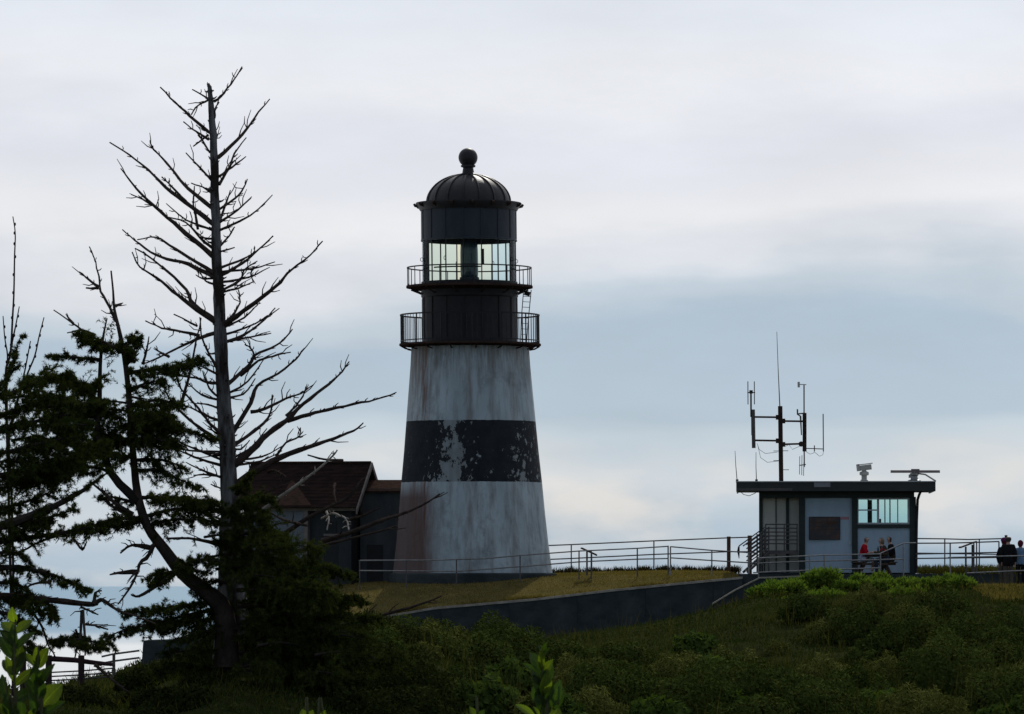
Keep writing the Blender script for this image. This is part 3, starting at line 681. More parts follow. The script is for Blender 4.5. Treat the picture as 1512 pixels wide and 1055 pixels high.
cbox('back_wall', 1121, 1352, 778, zbm, D - .12, D, 'interior'); cbox('back_wall', 1121, 1255, zf, 778, D - .12, D, 'interior')
cbox('partition', 1255, 1257, zf, zbm, .22, D - .12, 'interior')
cbox('floor_slab', 1121, 1352, 845.5, 848.5, .25, D, 'concrete_dark')
# see-through corner window
wn_ = empty('window', (cx(1304), CY, cz(775))); wn_.parent = cab; wn_.location = wloc(wn_) - wloc(cab)
cbox('frame', 1266, 1343.5, zf - .5, 738, .03, .14, 'frame_grey', wn_); cbox('frame', 1266, 1343.5, 772, 775, .03, .14, 'frame_grey', wn_)
cbox('frame', 1340, 1347.5, 735, 775, .02, .15, 'frame_grey', wn_); cbox('frame', 1266, 1268, 737.8, 772.2, .03, .14, 'frame_grey', wn_)
for a, b in ((1295, 1298.5), (1306, 1307.6), (1325, 1326.4)): cbox('mullion', a, b, 737.8, 772.2, .05, .12, 'cabin_trim' if a > 1300 else 'frame_grey', wn_)
cbox('glazing_bar', 1268, 1295, 752.5, 754.5, .05, .12, 'frame_grey', wn_)
for a, b in ((1268, 1295), (1298.5, 1306), (1307.6, 1325), (1326.4, 1340)): cbox('pane', a + .05, b - .05, 737.8, 772.2, .08, .09, 'glass_aqua', wn_)
for a, b in ((1256, 1303), (1303.5, 1349)): cbox('rear_pane', a, b, zf + .5, 777.5, D - .07, D - .06, 'glass_clear', wn_)
for a in (1256, 1285, 1318, 1347): cbox('rear_mullion', a, a + 1.8, zf, 778, D - .12, D - .01, 'cabin_trim', wn_)
# things seen inside the lookout
r_ = empty('console', (cx(1300), CY + 1.4, cz(778))); tag(r_, 'grey console with monitors inside the cabin window', 'desk')
cbox('desk_top', 1268, 1312, 773.0, 775.0, .8, 1.7, 'interior', r_); cbox('monitor', 1285, 1291, 738, 772.9, 1.0, 1.2, 'cabin_trim', r_); cbox('monitor', 1300, 1304.5, 766, 772.9, 1.0, 1.1, 'rail_dark', r_); cbox('cabinet', 1268, 1310, 775.1, 845.4, .9, 1.6, 'interior', r_)
# flat roof with deep fascia
rf = empty('roof', (cx(1236), CY + 2, cz(725))); rf.parent = cab; rf.location = wloc(rf) - wloc(cab)
yF = -.75
def rbox(name, p0, p1, q0, q1, y0, y1, mat):
    Yq = CY + yF
    return MB().bx(pxx(p0, Yq), pxx(p1, Yq), CY + y0, CY + y1, pz(q1, Yq), pz(q0, Yq)).build(name, M[mat], rf, False)
rbox('slab', 1090.5, 1381.5, 712.5, 724, yF + .07, D + .9, 'roof_felt')
rbox('fascia', 1089, 1383, 712, 725.5, yF, yF + .065, 'fascia'); rbox('drip_edge', 1088.4, 1383.6, 710.6, 712.0, yF - .03, yF + .12, 'frame_grey')
rbox('fascia', 1089, 1091, 712, 725.5, yF + .07, D + .9, 'fascia'); rbox('fascia', 1381.2, 1383, 712, 725.5, yF + .07, D + .9, 'fascia')
rbox('fascia_patch', 1204, 1228, 712.6, 719.5, yF - .012, yF - .002, 'fascia_patch'); rbox('fascia_strip', 1089.2, 1172, 721, 725, yF - .014, yF - .003, 'rail_dark')
MB().tube([at(1360, 726, CY - .4), at(1357.5, 731, CY - .3), at(1354.8, 738, CY - .1), at(1353.5, 770, CY - .08), at(1353, 800, CY - .08), at(1352.6, 845, CY - .08)], .05, 7).build('downspout', M['iron_black'], cab)
# notice board on the wall: dark chart with faint coloured shapes
def chart_mat():
    m, nt, N_, L_, b = newmat('chart'); tc = N_.new('ShaderNodeTexCoord'); n = N_.new('ShaderNodeTexNoise'); n.inputs['Scale'].default_value = 3.2; n.inputs['Detail'].default_value = 3; L_.new(tc.outputs['Object'], n.inputs[0])
    r = N_.new('ShaderNodeValToRGB'); e = r.color_ramp.elements; e[0].position = .35; e[0].color = (.012, .014, .022, 1); e[1].position = .62; e[1].color = (.075, .03, .02, 1); q = e.new(.5); q.color = (.03, .02, .02, 1); L_.new(n.outputs['Fac'], r.inputs[0]); L_.new(r.outputs[0], b.inputs['Base Color']); b.inputs['Roughness'].default_value = .5
    MATS['chart'] = m
chart_mat()
sg = empty('notice_board', (cx(1217), CY, cz(796))); tag(sg, 'large dark picture board fixed to the white cabin wall', 'sign')
cbox('panel', 1195.5, 1240, 764, 796.5, .025, .055, 'chart', sg)
for a, b, c, d in ((1195, 1240.5, 763.2, 764, ), (1195, 1240.5, 796.5, 797.3), (1194.7, 1195.5, 763.2, 797.3), (1240, 1240.8, 763.2, 797.3)): cbox('frame', a, b, c, d, .015, .057, 'cabin_trim', sg)
for q, (a, b, c, d) in enumerate(((1198, 1215, 771, 772.4), (1203, 1228, 777, 778), (1220, 1236, 770, 775), (1200, 1238, 781.5, 782.3))): cbox('printed_strip', a, b, c, d, .02 , .0249, 'wood_post', sg)
o = cbox('red_notice', 1241.8, 1254, 763.4, 767.6, .04, .058, 'sign_red', None); tag(o, 'small faded red notice strip beside the dark picture board', 'sign')

# radar, camera and aerials on the roof
RZ = pz(711, CY + .9) 
def rp3(px, py, Y=CY + .9): return at(px, py, Y)
r_ = empty('surveillance_camera', rp3(1276, 711)); tag(r_, 'pale surveillance camera on a short pedestal on the cabin roof', 'camera')
c0 = rp3(1276, 691); MB().box((c0.x, c0.y, c0.z), (.52, .24, .19), ry=R(-7)).box((c0.x - .22, c0.y, c0.z + .0), (.1, .3, .25), ry=R(-7)).build('housing', M['radar_white'], r_, False)
MB().box((c0.x + .02, c0.y, c0.z + .13), (.56, .3, .03), ry=R(-7)).build('sunshield', M['radar_white'], r_, False)
MB().lathe([(.14, 0), (.14, .06), (.10, .08), (.10, .22), (.17, .24), (.17, .34), (.08, .38), (.08, .46)], 14, c=(c0.x, c0.y, rp3(1276, 711.5).z)).build('pedestal', M['radar_white'], r_)
r_ = empty('radar_scanner', rp3(1354, 711)); tag(r_, 'long bar radar scanner turning on a squat base on the cabin roof', 'radar')
a_ = rp3(1351.5, 696.5)
mb = MB(); Lh = 36.5 * CY / F
mb.add([(a_.x - Lh, a_.y - .05, a_.z - .05), (a_.x + Lh, a_.y - .05, a_.z - .05), (a_.x + Lh, a_.y + .1, a_.z - .05), (a_.x - Lh, a_.y + .1, a_.z - .05), (a_.x - Lh, a_.y - .02, a_.z + .045), (a_.x + Lh, a_.y - .02, a_.z + .045), (a_.x + Lh, a_.y + .08, a_.z + .05), (a_.x - Lh, a_.y + .08, a_.z + .05)],
       [(0, 3, 2, 1), (4, 5, 6, 7), (0, 1, 5, 4), (1, 2, 6, 5), (2, 3, 7, 6), (3, 0, 4, 7)]); mb.box((a_.x, a_.y, a_.z + .06), (.3, .12, .06)); mb.build('scanner_bar', M['scanner'], r_, False)
b_ = rp3(1350, 711.6)
MB().lathe([(.24, 0), (.24, .05), (.14, .08), (.12, .2), (.16, .24), (.16, .3), (.05, .33), (.05, .38)], 14, c=(b_.x, b_.y, b_.z)).box((b_.x - .1, b_.y, b_.z + .2), (.2, .2, .12)).build('gearbox', M['galvanised'], r_)
MB().tube([(b_.x + .1, b_.y, b_.z + .3), (b_.x + .4, b_.y, b_.z + .26), (b_.x + .78, b_.y, b_.z + .02)], .03, 5).build('brace', M['radar_white'], r_)
MY_ = CY + .9
def ap(px, py, dy=0): return at(px, py, MY_ + dy)
r_ = empty('radio_mast', ap(1153, 711)); tag(r_, 'tall dark radio mast with cross arms and many aerials on the cabin roof', 'mast')
MB().tube([ap(1153.5, 712), ap(1152, 600)], .085, 8).build('pole', M['rust_iron'], r_)
MB().tube([ap(1151.5, 601), ap(1149, 545), ap(1147, 490)], [.022, .014, .009], 5).build('whip_aerial', M['rail_dark'], r_)
for (p, q, qb) in ((1112, 616, 616.5), (1112, 650.5, 651.2), (1188, 622.5, 622), (1188, 655.5, 656.5)):
    MB().tube([ap(p, q), ap(1152.5, qb)], .035, 6).box(ap(1152.5 + (4 if p > 1150 else -4), qb), (.14, .2, .17)).build('cross_arm', M['rust_iron'], r_)
MB().tube([ap(1112, 605), ap(1113, 662)], .07, 7).build('side_tube', M['rail_dark'], r_); MB().tube([ap(1110, 606), ap(1110.4, 643)], .03, 5).build('side_tube', M['rail_dark'], r_)
MB().tube([ap(1109, 616), ap(1108.8, 578)], .032, 6).build('aerial_stem', M['rust_iron'], r_)
MB().tube([ap(1103.5, 580), ap(1115, 580)], .02, 5).box(ap(1109, 579), (.12, .1, .12)).build('dipole_bar', M['rust_iron'], r_)
for p in (1104.5, 1114): MB().tube([ap(p, 597.5), ap(p - .2, 563.5)], .018, 5).build('dipole', M['rail_dark'], r_)
MB().tube([ap(1188, 610), ap(1188, 667)], .075, 7).build('side_tube', M['rust_iron'], r_)
MB().tube([ap(1187.3, 611), ap(1187.2, 569)], .026, 5).build('aerial_stem', M['rail_dark'], r_)
MB().tube([ap(1179.5, 568), ap(1190.5, 568.3)], .018, 5).tube([ap(1179.3, 564.2), ap(1179.4, 572.4)], .045, 6).build('wind_vane', M['radar_white'], r_)
MB().tube([ap(1177.4, 604.5), ap(1177.6, 612), ap(1182, 615), ap(1183.4, 643)], [.03, .03, .035, .02], 5).tube([ap(1178, 611.5), ap(1188, 610.5)], .025, 5).build('aerial', M['rail_dark'], r_)
MB().sphere(ap(1183, 656), .1, 10, 6).build('junction_box', M['rust_iron'], r_)
MB().tube([ap(1189, 662.4), ap(1216.5, 663.4)], .018, 5).tube([ap(1202.5, 658), ap(1202.5, 667)], .02, 5).build('aerial_boom', M['rail_dark'], r_)
MB().tube([ap(1215.8, 667), ap(1215.4, 611.5)], .021, 5).build('aerial', M['rail_dark'], r_)
MB().tube([ap(1187.4, 667), ap(1187.6, 690)], .025, 5).build('aerial_stem', M['rail_dark'], r_)
for p, a, b in ((1180.5, 674, 701), (1183.8, 672.5, 702), (1186.5, 683, 703)): MB().tube([ap(p, b), ap(p + .4, a)], .012, 4).build('yagi_rod', M['rail_dark'], r_)
MB().tube([ap(1180, 687.6), ap(1190, 686.2)], .018, 4).build('yagi_boom', M['rail_dark'], r_)
for p0, p1, q in ((1142, 1150, 666.3), (1142, 1150, 680.5), (1155, 1164, 666), (1155, 1165, 694)): MB().tube([ap(p0, q), ap(p1, q)], .012, 4).build('climbing_step', M['rail_dark'], r_)
for pts_ in ([(1118, 655), (1121, 664), (1130, 670), (1148, 668)], [(1119, 658), (1123, 676), (1133, 683), (1150, 681)], [(1158, 660), (1165, 657), (1170, 664), (1186, 657)], [(1190, 667), (1196, 671), (1202, 669), (1203, 664)], [(1203, 668), (1210, 674), (1215, 672), (1216, 666)]):
    MB().tube([ap(a, b, -.1) for a, b in pts_], .008, 4).build('cable', M['rail_dark'], r_)
for (p0, q0, p1, q1, lbl) in ((1088.5, 711, 1085.3, 666, 'thin whip aerial at the left corner of the cabin roof'), (1117, 711, 1116.3, 668, 'thin whip aerial between the left roof corner and the mast')):
    o = MB().tube([ap(p0, q0), ap((p0 + p1) / 2 - .4, (q0 + q1) / 2), ap(p1, q1)], [.017, .013, .009], 5).box(ap(p0, q0 - .5), (.09, .09, .12)).build('whip_aerial', M['rail_dark']); tag(o, lbl, 'aerial')
o = MB().tube([at(1093, 726, CY), at(1098, 730.5, CY), at(1107, 733), at(1115, 729, CY)] if False else [at(1093, 726, CY), at(1098, 730.5, CY), at(1106, 732.5, CY), at(1115, 728.5, CY), at(1119, 725, CY)], .012, 4).build('slack_cable', M['rail_dark']); tag(o, 'slack cable hanging under the left eave of the cabin roof', 'cable')

cab.rotation_euler = (0, 0, -R(2.9))
# stairs on the left of the cabin
st = empty('entry_stairs', (cx(1110), CY - .3, TZ)); tag(st, 'dark metal entry stairs with slanted handrails at the left end of the cabin', 'stairs')
SY = CY - .35
def sp_(px, py, Y=SY): return at(px, py, Y)
land = 813.0
MB().bx(pxx(1129, SY), pxx(1179, SY), SY, CY + .42, pz(818, SY), pz(land, SY)).build('landing', M['rail_dark'], st, False)
for q in range(6):
    p0 = 1102 + q * 4.7; z_ = pz(846 - 4.7 * (q + 1), SY); MB().bx(pxx(p0, SY), pxx(p0 + 6, SY), SY + .02, SY + 1.0, z_ - .05, z_).build('step', M['rail_dark'], st, False)
for Y_, dx in ((SY - .02, 6), (SY + 1.0, 0)):
    MB().tube([sp_(1097 + dx, 846, Y_), sp_(1130 + dx, 816, Y_)], .05, 5).build('stringer', M['rail_dark'], st)
    for q in range(6):
        d_ = q * 6.0; MB().tube([sp_(1091 + dx + (0 if q == 0 else 11), 806.8 + d_ - (0 if q == 0 else 8), Y_), sp_(1130 + dx, 778.5 + d_, Y_)], .024, 5).build('handrail', M['rail_dark'], st)
    for p in (1118 + dx, 1129 + dx): MB().tube([sp_(p, 846, Y_), sp_(p, 789 - (p - 1118 - dx) * .7, Y_)], .03, 5).build('baluster_post', M['rail_dark'], st)
MB().tube([sp_(1091, 807, SY + 1.0), sp_(1090.3, 814, SY + 1.0), sp_(1091.3, 825, SY + 1.0)], [.03, .05, .012], 5).build('hanging_strap', M['iron_black'], st)
for q in range(6): MB().tube([sp_(1130, 774.6 + q * 5.7), sp_(1178, 774.6 + q * 5.7)], .022, 5).build('landing_rail', M['rail_dark'], st)
for p in (1130.5, 1146, 1158, 1177): MB().tube([sp_(p, 814), sp_(p, 774)], .024, 5).build('landing_post', M['rail_dark'], st)

# ------------------------------------------------------------------ railings
def railing(label, rails, posts, Y, mat='galvanised', pmat=None, rad=.024, group=None, ground=None, name='pipe_railing'):
    p0 = rails[0][0]; root = empty(name, at(p0[0], p0[1] + 30, Y)); tag(root, label, 'railing')
    for ln in rails: MB().tube([at(a, b, Y) for a, b in ln], rad, 7).build('rail', M[mat], root)
    for p in posts:
        px, y0, y1 = p[:3]; rr = p[3] if len(p) > 3 else rad * 1.05
        t_ = at(px, y0, Y); b_ = at(px, y1, Y); MB().tube([(b_.x, b_.y, b_.z), (t_.x, t_.y, t_.z)], rr, 7).build('post', M[pmat or mat] if rr < .05 else M['wood_post'], root)
railing('pipe railing crossing in front of the lighthouse base', [[(530, 828), (640, 827.5), (718, 825), (768, 820.5), (855, 814), (941, 810), (986.5, 807)], [(530, 843), (674, 844), (770, 837), (855, 830), (941, 826), (986.5, 825)]],
        [(531, 827, 872), (600, 827, 868), (674, 826, 864), (768, 820, 860), (855, 814, 856), (873, 813, 856), (941, 810, 852), (986.5, 806, 850)], 175.6, 'galvanised', 'rail_dark')
railing('short pipe railing sloping down from the kink towards the stairs', [[(990, 807.5), (1051, 813), (1118, 817)], [(990, 824), (1051, 828), (1118, 832)]], [(990, 807, 850), (1051, 812.5, 850), (1106, 816, 850, .03)], 175.2, 'galvanised')
railing('back pipe railing on the skyline between lighthouse and cabin', [[(806, 806), (843.5, 804.5), (965.5, 799), (1076, 794.5), (1108, 793.5)], [(808, 826.5), (843.5, 825), (965.5, 819), (1076, 815), (1108, 815)]],
        [(808, 805, 856), (843.5, 804, 854), (965.5, 798.5, 852), (1076, 792.5, 850, .075), (1107, 791, 850, .085)], 186.2, 'rail_dark')
railing('pipe railing on the terrace edge in front of the cabin and picnic table', [[(1119, 824.5), (1217, 820), (1298, 818.5), (1334, 802.5), (1352, 802)], [(1112, 846), (1217, 841.5), (1300, 839)], [(1119, 832), (1193, 829), (1217, 828.5), (1334, 826)]],
        [(1120, 824, 862), (1195, 821, 858), (1217, 819.5, 862), (1300, 818, 860), (1334, 802, 852)], 171.85, 'galvanised')
railing('pipe railing right of the cabin with square end panel', [[(1352, 802.5), (1404, 802.3), (1475, 800)], [(1352, 818.5), (1475, 816)], [(1352, 825), (1475, 823.5)]],
        [(1403, 802, 850), (1438, 802, 850), (1442, 802, 850, .024), (1475, 799.5, 850)], 174.6, 'rail_dark')
railing('back railing on the skyline right of the cabin', [[(1350, 795.5), (1395, 796), (1430, 797), (1486, 795.5)], [(1350, 817), (1486, 819)]], [(1395, 795, 850), (1446, 796, 850, .024), (1485.5, 790.5, 850, .055)], 185.5, 'rail_dark')
railing('low pipe railing in front of the standing visitors', [[(1400, 823.5), (1520, 820.8)], [(1428, 846.5), (1520, 842.5)]], [(1403, 823, 870), (1520, 820, 870)], 169.8, 'galvanised')

# reading boards
def reading_board(label, pA, pB, posts, Y, yb):
    a = at(*pA, Y); b = at(*pB, Y); root = empty('reading_board', at((pA[0] + pB[0]) / 2, yb, Y)); tag(root, label, 'sign')
    d = b - a; ang = math.atan2(d.z, d.x); c = (a + b) / 2
    MB().box(c, (d.length, .9, .045), ry=-ang).build('board', M['wood_post'], root, False)
    n = Vector((-math.sin(ang), 0, math.cos(ang))); MB().box(c + n * .032, (d.length * .92, .82, .012), ry=-ang).build('printed_face', M['frame_grey'], root, False)
    for i, p in enumerate(posts): t_ = c.lerp(b if i else a, .35); MB().tube([(pxx(p, Y), Y + (.3 if i else -.3), pz(yb, Y)), (pxx(p, Y), Y + (.3 if i else -.3), t_.z - .04)], .035, 6).build('post', M['rail_dark'], root)
reading_board('slanted wooden reading board on two posts on the lawn beside the lighthouse', (857.5, 809.5), (881.5, 820.5), (866.5, 873.5), 177.4, 850)
reading_board('slanted reading board behind the railing near the standing visitors', (1417, 809), (1441, 800), (1425, 1437), 176.4, 848)

# ------------------------------------------------------------------ things at the lower left: concrete block, wooden fence, railing
BY = 148.
p0, p1 = at(205, 990, BY), at(318, 990, BY); zt_, zt2 = pz(946.5, BY), pz(943, BY)
mb = MB(); v = [(p0.x, BY, p0.z - 1), (p1.x, BY, p1.z - 1), (p1.x, BY + 2, p1.z - 1), (p0.x, BY + 2, p0.z - 1), (p0.x + .13, BY, zt_), (p1.x, BY, zt2), (p1.x, BY + 2, zt2), (p0.x + .13, BY + 2, zt_)]
mb.add(v, [(0, 3, 2, 1), (4, 5, 6, 7), (0, 1, 5, 4), (1, 2, 6, 5), (2, 3, 7, 6), (3, 0, 4, 7)]); o = mb.build('concrete_block', M['concrete_dark'], None, False); tag(o, 'weathered concrete block half hidden by spruce boughs', 'block')
FYL = 143.
root = empty('wooden_fence', at(95, 1005, FYL)); tag(root, 'dark wooden fence with a thick log rail at the lower left', 'fence')
MB().tube([at(20, 973, FYL), at(66, 972.5, FYL), at(110, 975, FYL), at(140, 979, FYL), at(166, 981.5, FYL)], [.085, .085, .08, .07, .055], 8).build('log_rail', M['log_red'], root)
for a, r_ in ((34, .1), (72, .1), (120, .1)): MB().tube([at(a, 1022, FYL), at(a, 968, FYL)], r_, 8).build('post', M['twig_dark'], root)
for q in (992, 998, 1004): MB().tube([at(20, q + 4, FYL + .3), at(120, q - 1, FYL + .3), at(168, q - 5, FYL + .3)], .022, 6).build('wire', M['rail_dark'], root)
railing('thin metal railing climbing to the concrete block', [[(150, 970), (168, 966), (206, 961)], [(155, 979), (168, 976.5), (206, 971.5)]], [(168, 966, 1008, .05 * .95)], 146., 'rail_dark', rad=.03)

# ------------------------------------------------------------------ dead spruce (bare snag), traced limb by limb
SN = 110.0
def z5(l): return [(x / 2.512, y / 2.512 + 80) for x, y in l]
def z6(l): return [(x / 2.7067 + 300, y / 2.7067 + 330) for x, y in l]
def z7(l): return [(x / 4.586 + 180, y / 4.586 + 530) for x, y in l]
def z8(l): return [(x / 2.637 + 350, y / 2.637 + 500) for x, y in l]
SNAG = [   # tip first, trunk end last; (points, base radius px, tip radius px)
 z5([(595, 122), (650, 180), (705, 230), (775, 290)]), z5([(897, 48), (870, 95), (830, 145), (795, 178)]), z5([(1000, 168), (960, 215), (925, 265), (880, 320), (808, 385)]),
 z5([(680, 253), (725, 285), (775, 318)]), z5([(725, 285), (750, 320), (780, 368)]), z5([(405, 327), (480, 375), (550, 430), (600, 480), (660, 530), (740, 590), (795, 634)]),
 z5([(555, 320), (570, 355), (620, 405), (660, 455), (700, 500), (790, 574)]), z5([(447, 425), (490, 480), (550, 545), (620, 605), (690, 665), (790, 748)]), z5([(488, 520), (550, 550), (600, 585)]),
 z5([(620, 605), (690, 625), (740, 680), (790, 722)]), z5([(600, 455), (640, 495), (690, 545)]), z5([(690, 367), (740, 420), (785, 470)]), z5([(710, 480), (755, 495), (795, 527)]),
 z5([(912, 310), (870, 370), (850, 420), (812, 485)]), z5([(912, 380), (860, 420), (808, 457)]), z5([(918, 465), (895, 510), (860, 545), (815, 574)]), z5([(855, 505), (840, 550), (812, 632)]),
 z5([(870, 640), (850, 675), (812, 717)]), z5([(870, 718), (810, 735)]), z5([(455, 652), (500, 690), (560, 735), (620, 760), (700, 780), (795, 828)]), z5([(510, 690), (580, 680), (630, 710), (700, 755), (795, 815)]),
 z5([(490, 735), (520, 790), (580, 830), (640, 880), (700, 925), (805, 1003)]), z5([(500, 720), (550, 750), (620, 805), (690, 875), (720, 930), (805, 990)]), z5([(1012, 673), (960, 725), (900, 775), (815, 823)]),
 z5([(955, 768), (905, 800), (890, 840), (815, 882)]), z5([(940, 845), (930, 815), (945, 790)]), z5([(940, 845), (880, 870), (815, 884)]), z5([(1197, 695), (1150, 745), (1080, 800), (1040, 845), (970, 905), (900, 955), (825, 1012)]), z5([(885, 875), (890, 920), (870, 960), (830, 1000)]),
 z5([(1022, 940), (980, 985), (900, 1045), (820, 1072)]), z5([(540, 990), (600, 1015), (650, 1025), (740, 1045)]), z5([(645, 965), (735, 1010)]), z5([(715, 132), (775, 168)]), z5([(708, 225), (735, 190), (775, 170)]), z5([(718, 342), (772, 300)]),
 z5([(810, 178), (800, 200), (795, 240)]), z5([(800, 270), (802, 310), (797, 340)]), z5([(722, 490), (718, 560), (735, 650)]),
 z6([(358, 422), (320, 465), (270, 500), (210, 525), (180, 570), (85, 655)]), z6([(405, 497), (370, 545), (300, 600), (215, 650), (190, 720), (105, 860)]), z6([(350, 515), (280, 530), (220, 550), (150, 610)]),
 z6([(585, 552), (540, 610), (480, 660), (400, 720), (330, 790), (260, 840), (190, 910), (110, 975)]), z6([(772, 677), (690, 705), (600, 722), (500, 745), (420, 765), (340, 790)]), z6([(440, 645), (390, 680), (330, 700), (250, 740), (190, 755)]),
 z6([(275, 685), (270, 750), (240, 800), (105, 900)]), z6([(640, 797), (600, 830), (520, 860), (420, 895), (310, 935), (250, 965), (110, 1060)]), z6([(390, 815), (385, 850), (330, 880), (290, 930)]),
 z6([(165, 485), (190, 500), (210, 545)]), z6([(410, 652), (400, 690), (370, 730), (330, 770)]),
 z7([(385, 135), (390, 190), (450, 260), (520, 340), (590, 430), (640, 480), (710, 555)]), z7([(240, 110), (300, 230), (350, 300), (430, 390), (520, 460), (640, 540), (720, 570)]), z7([(240, 105), (380, 115), (500, 130), (580, 160), (670, 168)]),
 z7([(545, 80), (570, 150), (610, 220), (680, 280)]), z7([(510, 300), (580, 310), (680, 345)]), z7([(340, 610), (430, 640), (530, 680), (700, 728)]), z7([(490, 600), (540, 625), (700, 632)]), z7([(480, 790), (560, 785), (700, 805)]),
 z7([(400, 310), (480, 340), (560, 380), (700, 438)]), z7([(590, 660), (640, 655), (700, 665)]), z7([(600, 850), (650, 870), (720, 900)]),
 [(297, 470), (288, 514), (278, 560), (267, 598)], [(295, 468), (298, 497), (308, 522), (318, 539), (330, 562)], [(209, 538), (234, 529), (263, 514), (291, 501), (318, 492)],
]
PALE = [ # bleached lower limbs in front of the house
 z8([(390, 435), (370, 460), (290, 530), (220, 580), (150, 630), (90, 675), (30, 720)]), z8([(275, 455), (340, 470), (410, 475)]), z8([(500, 540), (480, 560), (430, 620), (290, 690), (170, 770), (40, 860)]),
 z8([(620, 730), (560, 750), (400, 790), (300, 815), (200, 840), (60, 900)]), z8([(790, 605), (720, 650), (650, 680), (560, 710), (470, 745), (330, 790)]), z8([(435, 745), (425, 705), (400, 690), (370, 683), (330, 700)]), z8([(350, 745), (357, 705), (348, 675)]),
 z8([(555, 660), (490, 690), (440, 705)]), z8([(385, 640), (378, 590), (382, 565)]), z8([(190, 540), (150, 515), (120, 520)]), [(652, 880), (620, 893), (570, 907), (530, 918), (480, 930)], [(395, 755), (420, 768), (452, 776)],
]
TRUNK = [(308, 124, 2.2), (309.5, 135, 3.6), (313, 180, 5), (316.5, 240, 6.5), (318, 300, 7.5), (319, 360, 8), (321.5, 410, 8.8), (323, 440, 9.4), (326, 500, 10.4), (329.5, 561, 11.2), (333, 620, 13), (335, 658, 13.6), (338.5, 722, 15), (341, 780, 18), (342, 840, 21), (343, 900, 25), (344, 960, 30), (345, 1010, 36)]
snag = empty('dead_spruce', at(344, 985, SN)); tag(snag, 'tall bare dead spruce with grey trunk and upswept broken limbs', 'tree')
kS = SN / F
def smooth_pts(P, n=3):
    """Catmull-Rom through the points"""
    P = [Vector(p) for p in P]; Q = [P[0] * 2 - P[1]] + P + [P[-1] * 2 - P[-2]]; out = []
    for i in range(1, len(Q) - 2):
        for k in range(n):
            t = k / n; a, b, c, d = Q[i - 1], Q[i], Q[i + 1], Q[i + 2]
            out.append(.5 * ((2 * b) + (c - a) * t + (2 * a - 5 * b + 4 * c - d) * t * t + (3 * b - a - 3 * c + d) * t ** 3))
    out.append(P[-1]); return out
tp = smooth_pts([at(a, b, SN) for a, b, _ in TRUNK], 3); tp = [p for p in tp]; tr = np.interp(np.linspace(0, 1, len(tp)), np.linspace(0, 1, len(TRUNK)), [r for *_, r in TRUNK])
tp = [p + Vector((random.gauss(0, .006), random.gauss(0, .01), 0)) for p in tp]
mb = MB().tube(tp, [r * .92 * kS * random.uniform(.93, 1.07) for r in tr], 14)
mb.v = [tuple(c + random.gauss(0, .008) for c in v) for v in mb.v]
for _ in range(90):      # knots and broken stubs
    i = random.randrange(2, len(tp) - 6); a = random.uniform(0, 6.28); q = Vector((math.cos(a), math.sin(a), random.uniform(-.2, .6))); r0 = tr[i] * kS; p = tp[i] + q * r0 * .7; l = random.uniform(2, 9) * kS
    mb.tube([p, p + q * (l * .5 + r0 * .3), p + q * (l + r0 * .3) + Vector((0, 0, l * .3))], [2.2 * kS, 1.3 * kS, .5 * kS], 5)
mb.build('trunk', M['bark_grey'], snag)
def limb(P, Y, rb, rt, parent, mat, name='limb', spurs=True, dy=None, spl=1.0, jit=.35):
    """P: photo points, tip first. The limb leaves the trunk (last point) at depth Y and its tip swings in depth"""
    k = Y / F; n = len(P); ln = sum(math.dist(P[i], P[i + 1]) for i in range(n - 1)) * k
    if dy is None: dy = random.uniform(-.55, .55) * ln
    seg = [0]
    for i in range(n - 1): seg.append(seg[-1] + math.dist(P[i], P[i + 1]))
    pts = [at(a, b, Y + dy * (1 - s / seg[-1]) ** .8) for (a, b), s in zip(P, seg)]
    pts = smooth_pts(pts, 3); m = len(pts)
    pts = [p + Vector((random.gauss(0, jit), random.gauss(0, jit), random.gauss(0, jit))) * k for p in pts]
    rad = [(rt + (rb - rt) * (i / (m - 1)) ** 1.15) * k * random.uniform(.88, 1.15) for i in range(m)]
    mb = MB().tube(pts, rad, 7)
    if spurs:
        for i in range(1, m - 1):
            for _ in range(random.choice((1, 2, 2, 3))):
                if random.random() < .25: continue
                d = (pts[i - 1] - pts[i + 1]).normalized(); a = Vector((random.uniform(-1, 1), random.uniform(-1, 1), random.uniform(-.6, 1)))
                q = (d * .5 + a * .8).normalized(); L_ = random.uniform(3, 9) * k * spl
                if random.random() < .22: L_ *= 2.8
                p = pts[i] + (pts[i + 1] - pts[i]) * random.random()
                mb.tube([p, p + q * L_ * .6, p + q * L_ + d * L_ * .3], [min(rad[i] * .6, 1.3 * k), .8 * k, .45 * k], 4)
    return mb.build(name, M[mat], parent), pts
for P in SNAG:
    ln = sum(math.dist(P[i], P[i + 1]) for i in range(len(P) - 1)); rb = 1.3 + min(ln, 280) / 72
    if len(P) > 6 and P[0][0] > 480: rb = 6.2
    limb(P, SN, rb, .9, snag, 'bark_brown')
for P in PALE: limb(P, SN, 1.9 if P in (PALE[5], PALE[6]) else 4.2 if len(P) > 4 else 2.4, 1.0, snag, 'bark_pale' if P in (PALE[0], PALE[5], PALE[6]) else 'bark_brown', dy=random.uniform(-1.5, -.2))
for _ in range(30):      # finer broken twigs all the way up
    y0 = random.uniform(330, 790); x0 = float(np.interp(y0, [t_[1] for t_ in TRUNK], [t_[0] for t_ in TRUNK])); sd_ = random.choice((-1, 1)); l = random.uniform(22, 90) * (1 if y0 < 600 else 1.25); u = random.uniform(.1, .75)
    limb([(x0 + sd_ * l, y0 - l * u - random.uniform(0, 12)), (x0 + sd_ * l * .6, y0 - l * u * .5 + random.uniform(-5, 5)), (x0, y0)], SN, 2.2, .7, snag, 'bark_brown', 'twig')

